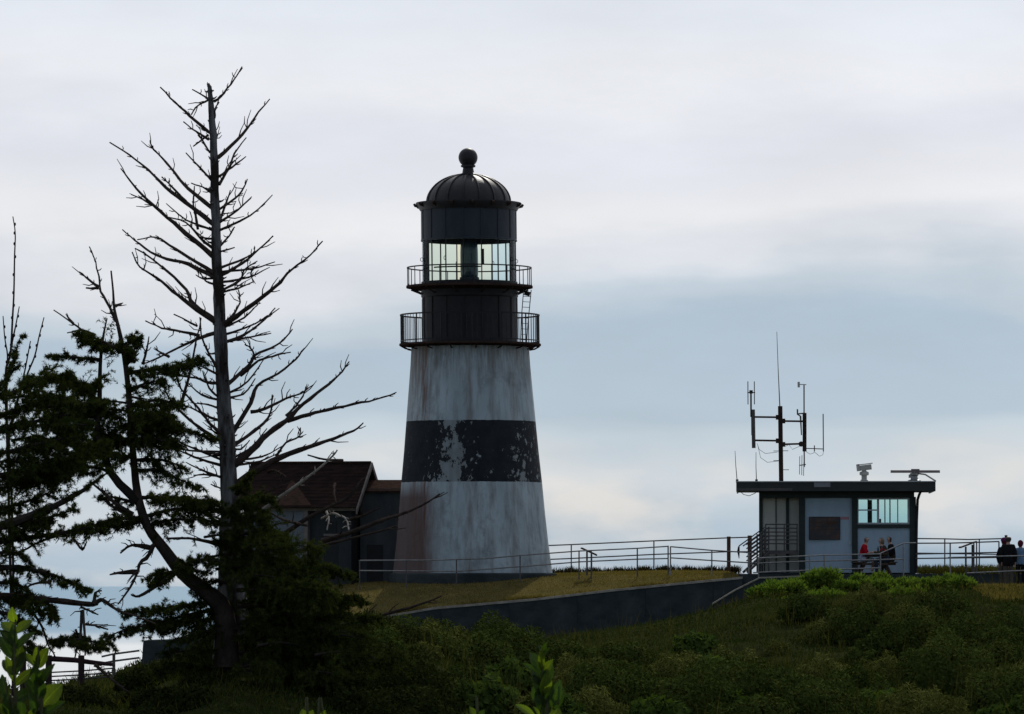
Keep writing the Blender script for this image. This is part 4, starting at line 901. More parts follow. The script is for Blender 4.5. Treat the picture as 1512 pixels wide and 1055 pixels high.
# ------------------------------------------------------------------ foliage generators
def unit(a): return a / np.maximum(np.linalg.norm(a, axis=1, keepdims=True), 1e-9)
def needle_tris(p0, p1, per, ln, wd):
    """needles all round each twig p0->p1"""
    n = len(p0); t = rng.random((n, per)); d = unit(p1 - p0)
    base = p0[:, None] + (p1 - p0)[:, None] * t[..., None]
    r = rng.normal(size=(n, per, 3)); r -= (r * d[:, None]).sum(-1, keepdims=True) * d[:, None]
    r /= np.linalg.norm(r, axis=-1, keepdims=True) + 1e-9
    q = d[:, None] * rng.uniform(.35, .95, (n, per, 1)) + r; q /= np.linalg.norm(q, axis=-1, keepdims=True)
    tip = base + q * ln * rng.uniform(.6, 1.25, (n, per, 1))
    s = np.cross(q, rng.normal(size=(n, per, 3))); s /= np.linalg.norm(s, axis=-1, keepdims=True) + 1e-9
    return np.stack([base - s * wd, base + s * wd, tip], 2).reshape(-1, 3)
def pad_twigs(pts, wid, dens, droop, out):
    """bough: branchlets along a limb (tip first), each a spray of fine twigs with drooping tips and air between them"""
    pts = [np.array(p) for p in pts]; L_ = [np.linalg.norm(pts[i + 1] - pts[i]) for i in range(len(pts) - 1)]; tot = sum(L_); n = max(3, int(tot * dens * .66))
    cum = np.concatenate([[0], np.cumsum(L_)])
    for _ in range(n):
        s = rng.random() * tot; i = min(np.searchsorted(cum, s, 'right') - 1, len(L_) - 1); f = (s - cum[i]) / max(L_[i], 1e-6)
        p = pts[i] * (1 - f) + pts[i + 1] * f; d = pts[i] - pts[i + 1]; d = d / (np.linalg.norm(d) + 1e-9)      # outward
        side = np.array([-d[1], d[0], 0.]); side /= np.linalg.norm(side) + 1e-9
        if rng.random() < .5: side = -side
        v = d * rng.uniform(.2, 1.0) + side * rng.uniform(.1, .9) + np.array([0, 0, rng.normal(0, .24) - droop * .3]); v /= np.linalg.norm(v)
        l = wid * rng.uniform(.35, 1.25) * (.45 + .55 * min(1, s / tot * 2.2))
        m = p + v * l * .5 + np.array([0, 0, .04 * l]); e = p + v * l + np.array([0, 0, l * (rng.uniform(-1.1, .25) * droop)])
        out.append((p * .4 + m * .6, m)); out.append((m, e))
        for _ in range(rng.integers(2, 6)):
            g = rng.uniform(.3, 1.0); b = (m if g > .5 else p) * (1 - abs(g - .5) * 2 if g > .5 else 1 - g * 2) + (e if g > .5 else m) * (abs(g - .5) * 2 if g > .5 else g * 2)
            u = (e - p) / (l + 1e-9) * .9 + rng.normal(0, .5, 3); u[2] += rng.normal(-.25 * droop, .3); u /= np.linalg.norm(u)
            out.append((b, b + u * l * rng.uniform(.18, .5)))
def crown(name, twigs, parent, mat='needles', per=16, ln=.085, wd=.0085):
    if not len(twigs): return
    p0 = np.array([t[0] for t in twigs]); p1 = np.array([t[1] for t in twigs])
    V = needle_tris(p0, p1, per, ln, wd); ax = unit(p1 - p0); s = unit(np.cross(ax, rng.normal(size=ax.shape))) * .008
    tw = np.stack([p0 - s, p0 + s, p1], 1).reshape(-1, 3)
    return np_mesh(name, np.concatenate([V, tw]), 3, M[mat], parent)
def bough(P, Y, parent, tw, wid=.5, dens=30, droop=.35, rb=3.0, dy=None, limb_mat='bark_spruce', bare=0.0):
    o, pts = limb(P, Y, rb, .8, parent, limb_mat, spurs=False, dy=dy)
    n = int(len(pts) * (1 - bare)); pts = pts[:max(n, 2)]
    pad_twigs([tuple(p) for p in pts], wid, dens, droop, tw); return pts

# ------------------------------------------------------------------ living spruce whose stem leans out beside the snag
SB = 108.5
ls = empty('spruce', at(330, 985, SB)); tag(ls, 'living spruce leaning left from the foot of the bare trunk', 'tree')
stem = [(164, 400, 1.6), (167, 430, 2), (169, 458, 2.8), (177, 493, 4), (184, 529, 5), (190, 580, 5.5), (193, 625, 6), (197, 674, 6.5), (203, 730, 8), (217, 776, 9), (242, 811, 11), (270, 847, 13), (305, 875, 16), (330, 905, 20), (336, 985, 26)]
sp3 = smooth_pts([at(a, b, SB) for a, b, _ in stem], 3); MB().tube(sp3, [r * .78 * SB / F for r in np.interp(np.linspace(0, 1, len(sp3)), np.linspace(0, 1, len(stem)), [s[2] for s in stem])], 10).build('trunk', M['bark_brown'], ls)
st2 = [(158, 470, 1), (152, 500, 2), (148, 540, 3), (147, 590, 4), (145, 640, 5), (165, 700, 6), (203, 740, 8)]
sp3 = smooth_pts([at(a, b, SB) for a, b, _ in st2], 3); MB().tube(sp3, [r * SB / F for r in np.interp(np.linspace(0, 1, len(sp3)), np.linspace(0, 1, len(st2)), [s[2] for s in st2])], 8).build('leader', M['bark_spruce'], ls)
for P in ([(132, 364), (141, 387), (147, 415), (149, 431), (163, 455), (171, 475)], [(117, 401), (130, 412), (146, 424)], [(127, 426), (145, 426)], [(79, 458), (106, 476), (129, 493), (168, 513), (200, 535)], [(97, 464), (108, 478)],
          [(99, 492), (120, 488), (140, 495)], [(220, 497), (216, 520), (211, 538)], [(194, 499), (188, 512), (182, 525)], [(206, 522), (196, 530), (186, 540)], [(227, 515), (240, 522), (250, 528)], [(216, 590), (201, 588), (190, 585)], [(182, 448), (169, 452)]):
    limb(P, SB, 2.6, .8, ls, 'bark_brown', 'dead_twig')
for P in ([(174, 893), (192, 868), (204, 843), (206, 833), (220, 819), (228, 804), (236, 800)], [(162, 849), (180, 846), (204, 845)], [(178, 817), (192, 806), (205, 806), (222, 809)], [(245, 795), (280, 795), (320, 803), (335, 808)],
          [(193, 878), (205, 881), (230, 866), (245, 858)], [(156, 740), (165, 748), (185, 758), (205, 772)], [(133, 712), (150, 725), (172, 745), (196, 760)]):
    limb(P, SB, 4.2, 1.2, ls, 'bark_brown', 'dead_twig', dy=random.uniform(-.4, .4))
tw = []
BW = [ # photo points tip first, pad width m, density, droop
 ([(80, 526), (105, 527), (129, 530), (148, 532)], .35, 34, .3), ([(115, 492), (130, 500), (150, 508)], .3, 36, .4), ([(196, 500), (180, 510), (152, 515)], .28, 30, .3),
 ([(303, 533), (270, 540), (220, 546), (185, 553)], .34, 40, .35), ([(92, 570), (115, 566), (147, 572)], .4, 40, .4), ([(205, 500), (196, 520), (186, 535)], .22, 30, .3),
 ([(50, 560), (85, 558), (120, 575), (147, 592)], .45, 36, .4), ([(240, 562), (215, 566), (190, 580)], .45, 40, .4), ([(60, 600), (100, 596), (146, 610)], .55, 40, .4), ([(262, 596), (230, 592), (192, 600)], .5, 42, .4),
 ([(255, 622), (225, 615), (193, 625)], .55, 42, .45), ([(90, 634), (120, 630), (147, 640)], .55, 40, .4), ([(318, 648), (290, 640), (255, 634), (194, 640)], .36, 40, .4), ([(255, 655), (230, 648), (196, 655)], .5, 42, .5),
 ([(120, 664), (145, 664), (170, 672), (197, 676)], .5, 40, .4), ([(270, 690), (240, 680), (198, 680)], .42, 36, .5), ([(295, 722), (265, 708), (235, 695), (200, 695)], .42, 36, .5), ([(110, 690), (140, 690), (165, 698)], .42, 36, .4),
 ([(322, 742), (285, 738), (245, 735), (205, 735)], .4, 38, .45), ([(345, 754), (310, 752), (260, 752), (215, 762)], .45, 44, .4), ([(330, 772), (290, 768), (250, 768), (220, 776)], .36, 36, .45), ([(150, 735), (170, 735), (200, 742)], .35, 34, .4),
 ([(110, 785), (140, 775), (180, 766), (212, 764)], .40, 42, .35), ([(300, 845), (275, 838), (250, 825)], .4, 34, .4), ([(218, 855), (235, 848), (262, 845)], .32, 36, .4), ([(335, 832), (300, 826), (262, 838)], .4, 34, .4),
 ([(185, 906), (215, 903), (260, 896), (315, 888)], .38, 40, .3), ([(152, 943), (185, 930), (225, 922), (270, 910), (325, 898)], .34, 38, .25), ([(240, 930), (270, 920), (330, 912)], .5, 36, .4), ([(260, 945), (290, 935), (335, 930)], .5, 36, .4),
 ([(405, 742), (375, 738), (340, 752)], .45, 40, .3), ([(390, 768), (370, 762), (338, 775)], .5, 42, .4), ([(420, 800), (390, 792), (345, 800)], .5, 42, .4), ([(432, 830), (395, 822), (350, 830)], .5, 42, .4), ([(515, 846), (470, 838), (410, 845), (350, 852)], .5, 44, .35),
 ([(470, 868), (420, 868), (350, 872)], .6, 44, .4), ([(530, 888), (470, 885), (410, 892), (350, 896)], .6, 40, .35), ([(560, 915), (500, 912), (430, 915), (350, 920)], .6, 40, .35), ([(545, 940), (480, 938), (350, 940)], .7, 40, .4),
 ([(300, 880), (320, 882), (336, 890)], .4, 36, .3), ([(375, 700), (362, 712), (350, 730)], .25, 34, .4), ([(300, 860), (318, 858), (340, 862)], .45, 34, .4),
 ([(330, 800), (345, 806), (372, 815)], .45, 34, .4), ([(510, 965), (440, 962), (350, 965)], .7, 36, .4), ([(250, 965), (300, 960), (340, 965)], .6, 36, .4), ([(590, 970), (500, 985), (420, 990), (350, 990)], .7, 36, .4), ([(230, 990), (280, 985), (340, 990)], .6, 36, .4),
]
for P, w_, d_, dr in BW:
    bough(P, SB, ls, tw, w_, d_ * 1.05, dr, rb=3.2, dy=random.uniform(-1.0, .8))
    # second, shorter spray of the same bough at another depth
    if random.random() < .45: continue
    Q = [(a + random.uniform(-10, 10), b + random.uniform(-7, 9)) for a, b in P]; pp = [at(a, b, SB + random.uniform(-1.0, 1.0)) for a, b in Q]; pad_twigs([tuple(p) for p in pp], w_ * .8, d_ * .7, dr, tw)
for _ in range(20):       # filling sprays of the dense middle of the crown
    a, b = random.gauss(185, 38), random.gauss(622, 42); sx = 1 if a > 190 else -1
    bough([(a + sx * 30, b + random.uniform(-4, 8)), (a + sx * 10, b), (a - sx * 14, b + 3)], SB, ls, tw, .45, 40, .4, rb=2.2, dy=random.uniform(-1, 1))
for _ in range(34):       # and of the dark skirt round the foot of the bare trunk
    a, b = random.uniform(310, 430), random.uniform(780, 1000); a += max(0, b - 850) * random.uniform(0, 1.0); bough([(a + 45, b + 4), (a + 15, b - 2), (a - 20, b + 3)], SB - random.uniform(0, 1.5), ls, tw, .6, 40, .4, rb=2.2, dy=random.uniform(-1, .6))
tl = [(np.array(at(158 + random.gauss(0, 5 + k * .5), 474 + k * 3.2, SB + random.gauss(0, .2))),) * 2 for k in range(30)]
tw += [(a, a + np.array([random.gauss(0, .18), random.gauss(0, .18), random.uniform(-.02, .2)])) for a, _ in tl]
crown('crown', tw, ls, 'needles', 20)

# ------------------------------------------------------------------ spruce standing out of the picture on the left, boughs reaching in
SL = 101.0
ll = empty('spruce', at(-95, 1010, SL)); tag(ll, 'dark spruce at the left edge with heavy boughs reaching in', 'tree')
tl_ = [(-60, 470, 3), (-70, 560, 9), (-80, 700, 15), (-90, 850, 22), (-95, 1015, 30)]
sp3 = smooth_pts([at(a, b, SL) for a, b, _ in tl_], 3); MB().tube(sp3, [r * SL / F for r in np.interp(np.linspace(0, 1, len(sp3)), np.linspace(0, 1, len(tl_)), [s[2] for s in tl_])], 12).build('trunk', M['bark_spruce'], ll)
tw = []
for P, w_, d_, dr, rb in [
 ([(100, 552), (60, 560), (20, 580), (-70, 610)], .5, 42, .3, 4), ([(150, 560), (110, 585), (60, 592), (0, 615), (-72, 640)], .5, 44, .35, 5), ([(150, 600), (100, 612), (62, 620), (30, 628), (0, 634), (-75, 650)], .5, 44, .35, 6),
 ([(30, 500), (20, 530), (5, 565), (-65, 600)], .32, 40, .4, 3), ([(120, 645), (80, 650), (40, 660), (-75, 690)], .5, 44, .35, 4), ([(160, 655), (110, 672), (60, 690), (0, 702), (-80, 720)], .5, 46, .4, 5),
 ([(165, 690), (150, 705), (125, 722), (95, 740), (60, 756), (0, 778), (-85, 800)], .4, 20, .35, 9), ([(85, 705), (50, 712), (0, 722), (-80, 745)], .45, 40, .4, 4), ([(75, 725), (55, 735), (10, 750), (-80, 775)], .55, 50, .35, 4),
 ([(65, 770), (20, 775), (-80, 800)], .5, 40, .4, 4), ([(180, 762), (150, 772), (100, 786), (50, 793), (0, 799), (-85, 815)], .35, 34, .3, 6), ([(110, 752), (80, 762), (40, 772)], .25, 28, .3, 3),
 ([(132, 872), (95, 855), (50, 842), (10, 838), (-90, 850)], .3, 20, .35, 6), ([(85, 905), (60, 885), (20, 880), (-90, 890)], .45, 36, .4, 5), ([(60, 935), (30, 915), (0, 905), (-90, 910)], .45, 34, .5, 4),
 ([(40, 870), (10, 860), (-90, 870)], .45, 36, .4, 4), ([(165, 952), (120, 945), (82, 945)], .2, 30, .2, 2), ([(160, 960), (140, 958), (120, 952), (112, 930)], .22, 34, .3, 2), ([(45, 830), (15, 815), (-85, 830)], .4, 30, .5, 4),
 ([(60, 960), (20, 945), (-90, 940)], .4, 30, .5, 4)]:
    bough(P, SL, ll, tw, w_, d_ * 1.0, dr, rb=rb, dy=random.uniform(-1.2, 1.0))
    pp = [at(a + random.uniform(-10, 10), b + random.uniform(-8, 10), SL + random.uniform(-1.2, 1.2)) for a, b in P if a > -30]
    if len(pp) > 1 and random.random() < .5: pad_twigs([tuple(p) for p in pp], w_ * .8, d_ * .8, dr, tw)
for _ in range(12):
    a, b = random.uniform(-20, 105), random.triangular(565, 780, 640); bough([(a + 45, b + random.uniform(-6, 6)), (a + 15, b), (a - 25, b + 5)], SL, ll, tw, .45, 42, .4, rb=2.2, dy=random.uniform(-1, 1))
for P, rb in (([(230, 922), (200, 910), (175, 902), (160, 892), (148, 886), (138, 893), (110, 890), (60, 886), (0, 880), (-90, 880)], 6), ([(150, 872), (141, 876), (138, 893)], 3), ([(110, 972), (118, 945), (121, 902)], 2.4), ([(126, 968), (125, 940), (122, 902)], 2.6),
              ([(160, 930), (140, 924), (126, 922)], 2), ([(82, 972), (70, 950), (62, 925), (45, 900)], 2.2), ([(190, 1022), (165, 1004), (150, 990), (140, 982)], 3), ([(145, 908), (130, 901), (120, 897)], 2), ([(35, 872), (50, 862), (75, 860)], 2.5),
              ([(128, 800), (122, 812), (110, 798)], 2), ([(0, 822), (30, 815), (60, 800), (90, 790)], 2)):
    limb(P, SL, rb, 1.1, ll, 'bark_brown', 'dead_limb', dy=random.uniform(-.5, .5))
crown('crown', tw, ll, 'needles', 20)

# budded bare shoots in front of it
SW = 116.
sh = empty('budded_shrub', at(25, 1100, SW)); sh.location.z = gz(at(25, 1100, SW).x, SW); WORLD[sh.name] = sh.location.copy(); tag(sh, 'bare shrub with long thin budded shoots at the left edge', 'shrub')
for P, rb in (([(19, 320), (22.5, 345), (21.5, 380), (20.5, 433), (18.5, 470), (15.5, 522), (8, 560), (12, 700), (22, 1130)], 2.4), ([(65, 469), (58, 496), (51, 527), (37, 562), (14, 640), (18, 760), (24, 1130)], 2.2), ([(28.5, 453), (23, 482), (17, 510)], 1.5), ([(4.5, 467), (7, 499), (11, 525), (10, 560), (12, 700)], 1.7), ([(45, 504), (41, 525), (34, 560), (15, 640)], 1.6)):
    pts = smooth_pts([at(a, b, SW + random.uniform(-.1, .1)) for a, b in P], 4); k = SW / F; mb = MB(); m = len(pts)
    mb.tube(pts, [(.8 + (rb - .8) * i / (m - 1)) * k for i in range(m)], 6)
    for i in range(1, m):
        if pts[i].z > pz(640, SW) and i % 2 == 0: mb.sphere(pts[i] + Vector((random.choice((-1, 1)) * 1.3 * k, 0, .5 * k)), 1.5 * k, 6, 4, (.9, .9, 1.7))
    mb.build('shoot', M['twig_dark'], sh)

# ------------------------------------------------------------------ ground cover
def leaf_quads(p, up, ln, wd, spread=.7, fold=.0):
    """pointed leaf / blade at each point p growing roughly along up"""
    n = len(p); d = unit(up + rng.normal(0, spread, (n, 3))); s = unit(np.cross(d, rng.normal(size=(n, 3))))
    l = ln * rng.uniform(.55, 1.3, (n, 1)); w_ = wd * rng.uniform(.7, 1.3, (n, 1)); c = unit(np.cross(d, s))
    m = p + d * l * .45; tip = p + d * l + c * l * rng.normal(0, .18, (n, 1)) 
    return np.stack([p, m - s * w_, tip, m + s * w_], 1).reshape(-1, 3)
def scatter(n, px0, px1, Y0, Y1):
    Y = rng.uniform(Y0, Y1, n); px = rng.uniform(px0, px1, n); X = (px - 756) * Y / F; return X, Y
UPV = np.array([[0, -.15, 1.]])
def hill_normal(X, Y):
    e = .15; z = hterr(X, Y); nx_ = (hterr(X - e, Y) - hterr(X + e, Y)) / (2 * e); ny_ = (hterr(X, Y - e) - hterr(X, Y + e)) / (2 * e)
    return z, unit(np.stack([nx_, ny_, np.ones_like(X)], 1))
X, Y = scatter(300000, -120, 2150, 96, 165.5)
z, nrm = hill_normal(X, Y)
dens = np.sin(X * 1.3 + 2 * np.sin(Y * .8)) * .5 + np.sin(Y * 1.1 + X * .4) * .4
keep = (dens + rng.normal(0, .9, len(X)) > -.9); X, Y, z, nrm = X[keep], Y[keep], z[keep], nrm[keep]
lift = rng.random(len(X)) ** 2 * .10
P = np.stack([X, Y, z + lift - .03], 1)
np_q = leaf_quads(P, nrm * .8 + UPV, .12, .018, .7)
o = np_mesh('hillside_scrub', np_q, 4, M['scrub']); tag(o, 'dense dark green scrub covering the slope below the terrace', 'scrub', kind='stuff')
sel = rng.random(len(X)) < .22 ; Pd = P[sel] + np.array([[0, 0, .05]])
patch = np.sin(Pd[:, 0] * .9 + 1.0) * np.sin(Pd[:, 1] * .55) + rng.normal(0, .35, len(Pd)) > .38
o = np_mesh('dry_grass', leaf_quads(Pd[patch], nrm[sel][patch] * .3 + UPV, .26, .010, .35), 4, M['scrub_dry']); tag(o, 'pale dry grass tufts among the scrub on the slope', 'grass', kind='stuff')

# rounded shrubs on the slope, each a thing of its own
def shrub(name, label, px, Y, r, h, mat, n, group, lw=.03, ll=.11, cat='bush', spread=.8, zoff=0, py=None):
    x = pxx(px, Y); z0 = gz(x, Y) + zoff if py is None else pz(py, Y)
    root = empty(name, (x, Y, z0)); tag(root, label, cat, group)
    mb = MB()
    for k in range(5):
        a = random.uniform(0, 6.28); mb.tube([(x, Y, z0 - .15), (x + r * .3 * math.cos(a), Y + r * .3 * math.sin(a), z0 + h * .35), (x + r * .6 * math.cos(a), Y + r * .6 * math.sin(a), z0 + h * .75)], [.02, .014, .006], 4)
    mb.build('stem', M['bark_spruce'], root)
    # several lumps so that the outline is uneven
    lumps = [(random.gauss(0, .42) * r, random.gauss(0, .4) * r, random.uniform(.25, .75) * h, random.uniform(.35, .6)) for _ in range(7)]
    k = rng.integers(0, len(lumps), n); L_ = np.array(lumps)[k]; d = unit(rng.normal(size=(n, 3))); rr = rng.random((n, 1)) ** .4
    p = np.stack([L_[:, 0], L_[:, 1], L_[:, 2]], 1) + d * rr * L_[:, 3:4] * np.array([[r, r, h * .8]])
    p[:, 2] = np.abs(p[:, 2]); p += np.array([[x, Y, z0]])
    np_mesh('foliage', leaf_quads(p, d * .7 + UPV * .8, ll, lw, spread), 4, M[mat], root)
    return root
BG = 'bright green bushes below the terrace wall'
for i, (px, py, Y, r, h) in enumerate([(1132, 880, 164.6, .55, .45), (1158, 878, 164.2, .6, .55), (1180, 874, 164.6, .5, .5), (1206, 870, 164.9, .42, .62), (1244, 874, 164.3, .5, .5), (1220, 871, 164.8, .6, .8), (1270, 874, 164.4, .5, .5), (1293, 872, 164.8, .45, .58), (1317, 876, 164.2, .5, .52), (1340, 874, 164.7, .45, .5),
     (1362, 878, 164.3, .5, .52), (1386, 876, 164.6, .55, .54), (1410, 879, 164.2, .55, .56), (1432, 880, 164.5, .42, .44), (1160, 898, 162.5, .5, .4), (1195, 896, 162.4, .6, .5), (1238, 893, 162.2, .65, .55), (1290, 897, 162.3, .6, .45), (1345, 895, 162.0, .7, .55), (1395, 897, 162.2, .65, .5), (1440, 900, 162, .5, .4)]):
    lab = {0: 'leftmost bright green bush, beside the sloping kerb wall', 13: 'rightmost bright green bush of the row along the terrace wall', 5: 'tallest bright green bush, below the picture board on the cabin', 14: 'leftmost bright green bush of the lower row on the slope', 20: 'rightmost bright green bush of the lower row on the slope'}.get(i, 'bright green leafy bush in the row along the terrace wall' if i < 14 else 'bright green leafy bush in the lower row on the slope')
    shrub('leafy_bush', lab, px, Y, r * 1.1, h * random.uniform(.75, 1.25), 'bush', 2400, BG, .034, .19, py=py + 6)
random.seed(21)
def lumps_mesh(name, label, n, px0, px1, Y0, Y1, rmin, rmax, per, mat, ok=lambda px, Y: True, hf=.75, ll=.13, lw=.02):
    """rounded shrubs grown into one another"""
    Y = rng.uniform(Y0, Y1, n); px = rng.uniform(px0, px1, n); k = np.array([ok(a, b) for a, b in zip(px, Y)]); px, Y = px[k], Y[k]
    X = (px - 756) * Y / F; r = rng.uniform(rmin, rmax, len(X)); z = hterr(X, Y); out = []
    m = (per * (r / rmax) ** 1.6).astype(int) + 40
    i = np.repeat(np.arange(len(X)), m); d = unit(rng.normal(size=(len(i), 3)) * np.array([[1, 1, .9]])); d[:, 2] = np.abs(d[:, 2])
    rr = (.72 + .3 * rng.random(len(i))) * (1 + .16 * np.sin(d[:, 0] * 7 + i) * np.sin(d[:, 2] * 6 + i * 1.7))
    p = np.stack([X[i] + d[:, 0] * rr * r[i], Y[i] + d[:, 1] * rr * r[i], z[i] - .05 + d[:, 2] * rr * r[i] * hf], 1)
    o = np_mesh(name, face_quads(p, d * np.array([[1, 1, 1 / hf]]), ll, lw), 4, M[mat]); tag(o, label, 'scrub', kind='stuff')
def face_quads(p, nrm, ln, wd):
    """leaves lying over the outside of a shrub like scales, so that the shrub keeps its light and dark side"""
    n = len(p); nn = unit(unit(nrm) + rng.normal(0, .3, (n, 3))); d = unit(np.cross(nn, rng.normal(size=(n, 3))) + np.array([[0, 0, .35]])); s_ = unit(np.cross(d, nn))
    l = ln * rng.uniform(.5, 1.3, (n, 1)); w_ = wd * rng.uniform(.7, 1.4, (n, 1)); q = p - d * l * .4
    return np.stack([q, q + d * l * .5 - s_ * w_, q + d * l + nn * l * .25, q + d * l * .5 + s_ * w_], 1).reshape(-1, 3)
low = lambda px, Y: Y < (144 if px < 1090 else 152 if px < 1400 else 147)
lumps_mesh('slope_shrubs', 'dark rounded shrubs grown together on the slope below the walls', 170, 540, 2100, 116, 160, .6, 1.7, 5600, 'scrub', low, hf=.95, ll=.12, lw=.03)
lumps_mesh('slope_shrubs', 'olive rounded shrubs mixed into the dark scrub on the slope', 110, 540, 2100, 116, 160, .4, 1.1, 2600, 'scrub_olive', low, hf=1.0, ll=.15, lw=.018)
lumps_mesh('salal_shrubs', 'broad leaved green shrubs scattered in the scrub on the slope', 60, 640, 2100, 116, 158, .4, .95, 1500, 'bush_dull', low, hf=1.0, ll=.19, lw=.055)
n_ = 2600; X, Y = scatter(n_, 560, 2100, 116, 160); P = np.stack([X, Y, hterr(X, Y) + .1], 1)
o = np_mesh('dead_stalks', leaf_quads(P, UPV * 1.5, .9, .007, .35), 4, M['scrub_dry']); tag(o, 'thin dry stalks standing above the scrub on the slope', 'stalks', kind='stuff')
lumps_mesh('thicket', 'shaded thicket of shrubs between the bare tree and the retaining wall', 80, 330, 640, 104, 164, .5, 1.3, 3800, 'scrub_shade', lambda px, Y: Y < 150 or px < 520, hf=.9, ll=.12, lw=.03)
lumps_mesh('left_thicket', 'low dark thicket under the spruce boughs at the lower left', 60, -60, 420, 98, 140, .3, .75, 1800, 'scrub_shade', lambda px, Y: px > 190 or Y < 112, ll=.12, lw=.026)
shrub('thicket_shrub', 'olive shrub in front of the lawn at the left end of the retaining wall', 570, 169.5, 1.3, .95, 'scrub', 5200, None, .022, .14)
o = None
# lawn blades and the weeds along the back edge
n = 60000; X = rng.uniform(pxx(400, FY), pxx(1094, FY), n); Y = rng.uniform(FY + .1, 187.3, n); z = lawn_z(X, Y)
ok = (np.hypot(X - LX, Y - LY) > 3.15)
P = np.stack([X, Y, z - .01], 1)[ok]
o = np_mesh('lawn_grass', leaf_quads(P, UPV, .075, .008, .5), 4, M['grass_dry']); tag(o, 'short dry yellowish grass on the lighthouse lawn', 'grass', kind='stuff')
n = 9000; X = rng.uniform(pxx(560, FY), pxx(1094, FY), n); k = np.sin(X * 3.1) + np.sin(X * 1.3 + 1) + rng.normal(0, .8, n) > .5; X = X[k]; Y = FY + rng.uniform(.04, .35, len(X)); P = np.stack([X, Y, lawn_z(X, Y) - .01], 1)
o = np_mesh('edge_tufts', leaf_quads(P, UPV, .16, .010, .5), 4, M['grass_dry']); tag(o, 'grass tufts hanging over the coping of the retaining wall', 'grass', kind='stuff')
n = 5200; X = rng.uniform(pxx(815, 187), pxx(1096, 187), n); X = X + np.sin(X * 7) * .12; Y = rng.uniform(186.4, 187.6, n); P = np.stack([X, Y, lawn_z(X, Y) - .02], 1)
o = np_mesh('edge_weeds', leaf_quads(P, UPV, .26, .014, .5), 4, M['weed']); tag(o, 'dark weeds along the back edge of the lawn', 'weeds', kind='stuff')
n = 5000; X = rng.uniform(pxx(1352, 186), pxx(1530, 186), n); Y = rng.uniform(183, 187, n); P = np.stack([X, Y, np.full(n, TZ)], 1)
o = np_mesh('terrace_weeds', leaf_quads(P, UPV, .33, .016, .5), 4, M['scrub_dry']); tag(o, 'dry weeds behind the railing right of the cabin', 'weeds', kind='stuff')
n = 14000; X = rng.uniform(pxx(1430, 165), pxx(1640, 165), n); Y = rng.uniform(157, 168, n); P = np.stack([X, Y, hterr(X, Y)], 1)
o = np_mesh('verge_grass', leaf_quads(P, UPV, .16, .012, .5), 4, M['grass_dry']); tag(o, 'dry brown grass on the verge at the right edge', 'grass', kind='stuff')

